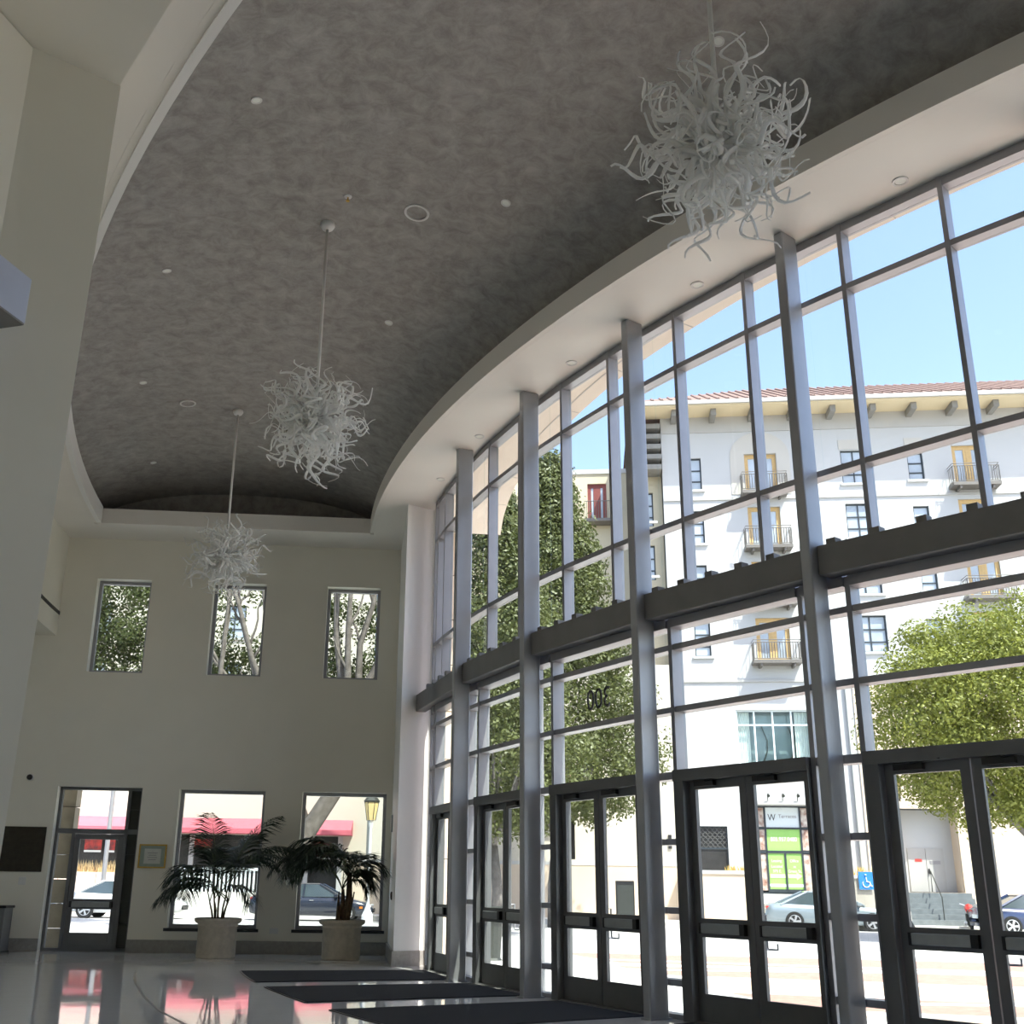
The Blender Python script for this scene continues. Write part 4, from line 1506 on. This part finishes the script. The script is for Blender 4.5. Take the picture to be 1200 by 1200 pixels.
lantern(-3.62, 44.0, 4.95, 'street lantern seen in the right end wall window')
lantern(15.72, 40.0, 5.7, 'street lantern beside the recessed double door')
o = empty('stone_pier', EP(-7.02, .95), ERZ, 'tan stone pier just outside the side door', 'pier')
for i in range(7):
    MB().box(-.22, .16, -.2, .2, -.08 + i * .5, .40 + i * .5).build('stone_block', 'stone_tan', o, world=False)
MB().box(-.22, .16, -.2, .2, 3.40, 4.2).build('stone_block', 'stone_tan', o, world=False)
# stone wing wall outside the first bay
o = empty('wing_wall', EP(1.0, -.9), ERZ, 'cream stone wing wall outside the farthest glass bay', 'wall', kind='structure')
for i in range(9):
    MB().box(-.42, .55, -.25, .25, -.08 + i * 1.0, .90 + i * 1.0).build('stone_panel', 'ext_peach', o, world=False)
# bin and bollard outside
o = empty('litter_bin', (.62, 23.4, -.03), 0, 'dark iron litter bin outside the second pair of doors', 'litter bin')
MB().lathe([(.20, -.05), (.24, 0), (.20, .05), (.24, .75), (.28, .8)], 14).build('basket', 'iron', o, world=False)
MB().lathe([(.30, .80), (.32, .85), (.28, .92)], 14).build('rim', 'iron', o, world=False)
MB().lathe([(.12, .92), (.45, 1.0), (.46, 1.03)], 14).build('hood', 'iron', o, world=False)
o = empty('utility_box', (6.25, 43.2, -.08), BZ, 'dark utility cabinet at the kerb, in the 300 door bay', 'cabinet')
MB().box(-.35, .35, -.25, .25, 0, 1.75).build('cabinet_body', 'black_plastic', o, world=False, bevel=.02)
MB().box(-.40, .40, -.30, .30, -.0, .1).build('plinth', 'concrete', o, world=False)
MB().box(-.30, .30, -.265, -.251, .2, 1.6).build('cabinet_door', 'iron', o, world=False)

# ------------------------------------------------------------------ cars
def car(x, y, rz, paint, label, L=4.8, suv=False):
    o = empty('car', (x, y, -.08), rz, label, 'car', 'cars on the street')
    k = L / 4.8
    W = .91
    hz = 1.15 if suv else 1.
    st_ = [(-2.40, .42, .62, .70), (-2.34, .30, .92, .86), (-2.1, .24, 1.00, .90), (-1.5, .22, 1.00, W), (-.8, .22, .97, W), (0, .22, .95, W), (.8, .22, .94, W), (1.15, .22, .92, W), (1.7, .22, .85, .90), (2.1, .24, .76, .86), (2.32, .28, .64, .74), (2.40, .36, .54, .60)]
    mb = MB()
    rings = []
    for (xx, zs, zb, w) in st_:
        zb = zs + (zb - zs) * hz
        h_ = [(w * .93, zs), (w, zs + (zb - zs) * .30), (w * .995, zs + (zb - zs) * .68), (w * .93, zb - .03), (w * .80, zb + .005)]
        rings.append([(xx * k, a, b) for a, b in h_] + [(xx * k, -a, b) for a, b in reversed(h_)])
    n = len(rings[0])
    vs__ = [p for r in rings for p in r]
    fs__ = [(i * n + j, i * n + (j + 1) % n, (i + 1) * n + (j + 1) % n, (i + 1) * n + j) for i in range(len(rings) - 1) for j in range(n)]
    fs__ += [tuple(range(n)), tuple(range(len(vs__) - 1, len(vs__) - n - 1, -1))]
    mb.add(vs__, fs__)
    mb.build('body', paint, o, world=False, smooth=True)
    zb, zr = .97 * hz - .03, 1.47 * (1.16 if suv else 1)
    xb0, xb1, xr0, xr1 = (-1.85, 1.20, -.80, .30) if not suv else (-2.2, 1.15, -1.8, .30)
    wb, wr = .82, .62
    g = [(xb0 * k, -wb, zb), (xb1 * k, -wb, zb), (xb1 * k, wb, zb), (xb0 * k, wb, zb), (xr0 * k, -wr, zr - .03), (xr1 * k, -wr, zr - .03), (xr1 * k, wr, zr - .03), (xr0 * k, wr, zr - .03)]
    MB().hexa(g).build('cabin_glass', 'car_glass', o, world=False, bevel=.03)
    mb = MB()
    mb.hexa([(xr0 * k - .06, -wr - .015, zr - .035), (xr1 * k + .08, -wr - .015, zr - .035), (xr1 * k + .08, wr + .015, zr - .035), (xr0 * k - .06, wr + .015, zr - .035),
             (xr0 * k + .05, -wr + .10, zr + .02), (xr1 * k - .05, -wr + .10, zr + .02), (xr1 * k - .05, wr - .10, zr + .02), (xr0 * k + .05, wr - .10, zr + .02)])
    mb.build('roof', paint, o, world=False, bevel=.02)
    for s_ in (-1, 1):
        mb = MB()
        mb.tube([(xb0 * k, s_ * wb, zb), (xr0 * k, s_ * wr, zr - .02)], .055, 5)
        mb.tube([(xb1 * k, s_ * wb, zb), (xr1 * k, s_ * wr, zr - .02)], .045, 5)
        mb.tube([(-.30 * k, s_ * (wb + .01), zb), (-.28 * k, s_ * (wr + .01), zr - .02)], .035, 5)
        mb.build('pillar', paint, o, world=False)
        MB().box(.9 * k, 1.05 * k, s_ * .92 - .08, s_ * .92 + .08, .95 * hz, 1.07 * hz).build('mirror', paint, o, world=False, bevel=.02)
        MB().box(-.05 * k, .12 * k, s_ * (W + .004) - .01, s_ * (W + .004) + .01, .80, .83).build('door_handle', 'alloy', o, world=False)
        for fx in (-1.38, 1.42):
            wz = .335
            T = Matrix.Translation((fx * k, s_ * (W - .12), wz)) @ Matrix.Rotation(radians(-90 * s_), 4, 'X')
            mb = MB().lathe([(.36, .0), (.36, .125)], 22)
            mb.v = [tuple(T @ Vector(p)) for p in mb.v]
            wl_ = mb.build('wheel', 'tyre', o, world=False)
            mb = MB().lathe([(.335, .10), (.335, .145), (.30, .15), (.23, .14)], 22)
            mb.v = [tuple(T @ Vector(p)) for p in mb.v]
            mb.build('tyre', 'tyre', wl_, world=False)
            mb = MB()
            for q in range(5):
                a = q * 2 * pi / 5
                mb.hexa([(.03 * cos(a + 1.57) + .04 * cos(a), .03 * sin(a + 1.57) + .04 * sin(a), .143), (-.03 * cos(a + 1.57) + .04 * cos(a), -.03 * sin(a + 1.57) + .04 * sin(a), .143),
                         (-.045 * cos(a + 1.57) + .22 * cos(a), -.045 * sin(a + 1.57) + .22 * sin(a), .143), (.045 * cos(a + 1.57) + .22 * cos(a), .045 * sin(a + 1.57) + .22 * sin(a), .143),
                         (.03 * cos(a + 1.57) + .04 * cos(a), .03 * sin(a + 1.57) + .04 * sin(a), .156), (-.03 * cos(a + 1.57) + .04 * cos(a), -.03 * sin(a + 1.57) + .04 * sin(a), .156),
                         (-.045 * cos(a + 1.57) + .22 * cos(a), -.045 * sin(a + 1.57) + .22 * sin(a), .156), (.045 * cos(a + 1.57) + .22 * cos(a), .045 * sin(a + 1.57) + .22 * sin(a), .156)])
            mb.lathe([(.24, .14), (.24, .155), (.215, .157), (.215, .142)], 22, cap=False)
            mb.lathe([(.06, .14), (.06, .16)], 10)
            mb.v = [tuple(T @ Vector(p)) for p in mb.v]
            mb.build('rim', 'alloy', wl_, world=False)
        MB().box(-2.36 * k, -2.12 * k, s_ * .62 - .20, s_ * .62 + .20, .76 * hz, .90 * hz).build('tail_lamp', 'lamp_red', o, world=False, bevel=.02)
        MB().box(2.10 * k, 2.34 * k, s_ * .58 - .17, s_ * .58 + .17, .56 * hz, .68 * hz).build('headlamp', 'lamp_clear', o, world=False, bevel=.02)
        MB().box(1.90 * k, 2.02 * k, s_ * .875 - .03, s_ * .875 + .02, .52, .60).build('side_marker', 'lamp_orange', o, world=False)
    MB().box(-2.42 * k, -2.30 * k, -.26, .26, .58, .72).build('number_plate', 'sign_white', o, world=False)
    MB().box(2.30 * k, 2.42 * k, -.45, .45, .40, .50).build('grille', 'black_plastic', o, world=False)
    return o


car(14.85, 46.0, BZ, 'car_silver', 'silver sedan parked in front of the green banner', 5.15)
car(22.2, 43.7, BZ + radians(2), 'car_blue', 'dark blue car at the right edge behind the glass door', 4.7)
car(-13.9, 47.2, 0, 'car_white', 'white car seen behind the left potted palm', 4.9)
car(-6.2, 47.6, 0, 'car_navy', 'dark navy sedan seen behind the right potted palm', 5.1)
car(-19.0, 47.4, 0, 'car_grey', 'grey car seen through the side door', 4.7, True)
# motorcycle
o = empty('motorcycle', (20.55, 45.9, -.08), BZ + radians(75), 'red and black motorcycle parked by the dark steps', 'motorcycle')
for xx in (-.65, .68):
    mb = MB()
    mb.tube([(xx + .27 * cos(a), 0, .32 + .27 * sin(a)) for a in [q * pi / 8 for q in range(17)]], .06, 6, cap=False)
    w_ = mb.build('wheel', 'tyre', o, world=False)
    mb = MB()
    for q in range(6):
        a = q * pi / 3
        mb.tube([(xx, 0, .32), (xx + .25 * cos(a), 0, .32 + .25 * sin(a))], .012, 4)
    mb.build('spokes', 'alloy', w_, world=False)
MB().tube([(-.35, 0, .78), (.0, 0, .84), (.30, 0, .92), (.42, 0, .85)], [.10, .15, .17, .06], 8).build('tank', 'lamp_red', o, world=False, smooth=True)
MB().tube([(-.95, 0, .80), (-.6, 0, .78), (-.2, 0, .76)], [.07, .13, .11], 8).build('seat', 'black_plastic', o, world=False, smooth=True)
MB().box(-.30, .28, -.16, .16, .28, .72).build('engine', 'iron', o, world=False, bevel=.04)
mb = MB()
for s_ in (-1, 1): mb.tube([(.68, s_ * .08, .32), (.45, s_ * .08, 1.0), (.35, s_ * .32, 1.08)], .025, 6)
mb.build('fork', 'alloy', o, world=False)
MB().tube([(.1, .17, .35), (-.4, .2, .3), (-.9, .22, .4)], [.04, .05, .06], 8).build('exhaust', 'alloy', o, world=False)
MB().lathe([(.08, -.05), (.10, 0), (.08, .06)], 12, (.55, 0, .98)).build('headlamp', 'lamp_clear', o, world=False)

# ------------------------------------------------------------------ trees
def blob_leaves(mb, rr, clusters, size, per):
    for (c, r) in clusters:
        for i in range(per):
            d = Vector((rr.gauss(0, 1), rr.gauss(0, 1), rr.gauss(0, 1))).normalized()
            p = Vector(c) + d * (r * rr.uniform(.45, 1.) ** .6)
            nrm = (d + Vector((rr.uniform(-.8, .8), rr.uniform(-.8, .8), rr.uniform(-.4, 1.1)))).normalized()
            a = nrm.orthogonal().normalized()
            a.rotate(Matrix.Rotation(rr.uniform(0, 6.28), 3, nrm))
            b = nrm.cross(a)
            s = size * rr.uniform(.7, 1.3)
            mb.add([p - a * s, p - b * (s * .5), p + a * s, p + b * (s * .5)], [(0, 1, 2, 3)])


def tree(name, label, base, limbs, crown, n, size, per, leafm, trunkm, seed, cr=(.5, .9), group='street trees outside'):
    """limbs: list of (points, radii); crown: function(rr) -> point"""
    o = empty(name, base, 0, label, 'tree', group)
    rr = random.Random(seed)
    for i, (pts, rad) in enumerate(limbs):
        MB().tube(pts, rad, 9 if i == 0 else 7).build('trunk' if i == 0 else 'branch', trunkm, o, world=False, smooth=True)
    cl = [(crown(rr), rr.uniform(*cr)) for i in range(n)]
    mb = MB()
    blob_leaves(mb, rr, cl, size, per)
    mb.build('foliage', leafm, o, world=False, kind='stuff')
    return o


def ell(c, r, inner=.35):
    def f(rr):
        while True:
            v = Vector((rr.uniform(-1, 1), rr.uniform(-1, 1), rr.uniform(-1, 1)))
            if inner < v.length < 1: return Vector((c[0] + v.x * r[0], c[1] + v.y * r[1], c[2] + v.z * r[2]))
    return f


def cone(zb, zt, r, skew=(0, 0)):
    def f(rr):
        s = rr.random() ** 1.3
        z = zb + (zt - zb) * s
        q = r * (min(1, (s + .06) / .16)) * (1 - s) ** .85 * 1.1
        a = rr.uniform(0, 6.28)
        d = q * rr.uniform(.25, 1) ** .5
        return Vector((d * cos(a) + skew[0] * s, d * sin(a) + skew[1] * s, z))
    return f


def spread(base, top, r0, k, R, zt, seed, r1=.05):
    rr = random.Random(seed)
    out = [([base, tuple(Vector(base).lerp(Vector(top), .5) + Vector((rr.uniform(-.1, .1), 0, 0))), top], [r0 * 1.25, r0, r0 * .85])]
    for i in range(k):
        a = 2 * pi * i / k + rr.uniform(-.3, .3)
        e = Vector((top[0] + R * cos(a) * rr.uniform(.6, 1), top[1] + R * sin(a) * rr.uniform(.6, 1), zt * rr.uniform(.75, 1.05)))
        m_ = Vector(top).lerp(e, .45) + Vector((0, 0, -.1))
        out.append(([top, tuple(m_), tuple(e)], [r0 * .6, r0 * .4, r1]))
        for q in range(2):
            e2 = m_ + Vector((R * .4 * cos(a + rr.uniform(-1, 1)), R * .4 * sin(a + rr.uniform(-1, 1)), zt * .3))
            out.append(([tuple(m_), tuple(m_.lerp(e2, .5) + Vector((.05, 0, .1))), tuple(e2)], [r0 * .3, r0 * .2, r1 * .6]))
    return out


tree('street_tree', 'tall conical leafy tree behind the 300 door bay', (3.65, 44.2, -.08), spread((0, 0, 0), (.1, 0, 3.2), .24, 8, 2.0, 7.5, 1), cone(4.3, 19.4, 4.7), 600, .085, 170, 'leaf_dark', 'trunk_grey', 21)
tree('street_tree', 'round leafy tree behind the second bay from the pilaster', (1.1, 35.6, -.08), spread((0, 0, 0), (-.1, 0, 2.7), .17, 7, 1.6, 5.5, 2), cone(3.4, 14.4, 3.2), 360, .075, 150, 'leaf_dark', 'trunk_grey', 22)
tree('street_tree', 'bright green rounded tree at the right edge', (19.3, 36.0, -.08), spread((0, 0, 0), (-.3, 0, 2.6), .26, 9, 3.8, 6.2, 3), ell((-.5, 0, 7.3), (5.0, 4.4, 3.7), .5), 620, .068, 190, 'leaf_bright', 'trunk_grey', 23, (.5, .95))
# trees on the pavement beyond the end wall
tree('shade_tree', 'dense dark tree filling the left upper end wall window', (-16.3, 39.2, -.08), spread((0, 0, 0), (.4, 0, 5.2), .28, 8, 3.4, 10.5, 4), ell((3.5, 0, 10.6), (3.1, 2.2, 4.5), .2), 210, .075, 150, 'leaf_mid', 'trunk_grey', 24, group='trees beyond the end wall')
bx_, by_ = -5.9, 35.0
lim = [([(0, 0, 0), (.35, 0, 1.6), (.95, 0, 2.9), (1.75, 0, 4.2), (2.0, 0, 5.2)], [.36, .31, .29, .28, .24])]
def limb(a, b, r0, r1, wob, seed):
    rr = random.Random(seed)
    A, B = Vector(a), Vector(b)
    pts = [tuple(A.lerp(B, i / 5) + Vector((rr.uniform(-wob, wob), rr.uniform(-wob, wob), rr.uniform(-wob, wob) * .5)) * (1 if 0 < i < 5 else 0)) for i in range(6)]
    lim.append((pts, [r0 + (r1 - r0) * i / 5 for i in range(6)]))
    return pts


sd = 0
for e, r in (((2.9, .2, 11.8), .14), ((3.9, -.3, 11.2), .13), ((1.3, .3, 12.2), .12), ((4.2, .4, 8.6), .10), ((2.1, -.5, 12.5), .10)):
    sd += 1
    pts = limb((2.0, 0, 5.0), e, .17, r * .45, .16, sd)
    for q in (2, 3, 4):
        sd += 1
        rr = random.Random(sd)
        p = pts[q]
        limb(p, (p[0] + rr.uniform(-1.0, 1.3), p[1] + rr.uniform(-.4, .4), p[2] + rr.uniform(.9, 2.2)), .055, .02, .06, sd + 50)
for a, e, r in (((1.0, 0, 3.2), (-2.4, .2, 12.0), .13), ((-.3, .1, 6.0), (-.9, -.3, 12.0), .11), ((-.3, .1, 6.0), (-3.3, .3, 9.6), .09), ((-2.4, .1, 4.5), (-2.0, .1, 12), .10), ((-.9, 0, 7.0), (-1.9, .2, 11.6), .08)):
    sd += 1
    pts = limb(a, e, r * 1.2, r * .4, .14, sd)
    for q in (2, 3, 4):
        sd += 1
        rr = random.Random(sd)
        p = pts[q]
        limb(p, (p[0] + rr.uniform(-1.1, 1.1), p[1] + rr.uniform(-.4, .4), p[2] + rr.uniform(.8, 2.0)), .05, .018, .06, sd + 50)
tree('leaning_tree', 'leaning pale trunk tree with bare limbs behind the right end windows', (bx_, by_, -.08), lim,
     lambda rr: Vector((rr.choice((rr.uniform(-3.2, -1.0), rr.uniform(1.0, 3.6), rr.uniform(-3, 3.5))), rr.uniform(.6, 1.8), rr.choice((rr.uniform(7.2, 9), rr.uniform(7, 12.5))))), 170, .07, 95, 'leaf_mid', 'trunk_pale', 25, (.3, .6), group='trees beyond the end wall')
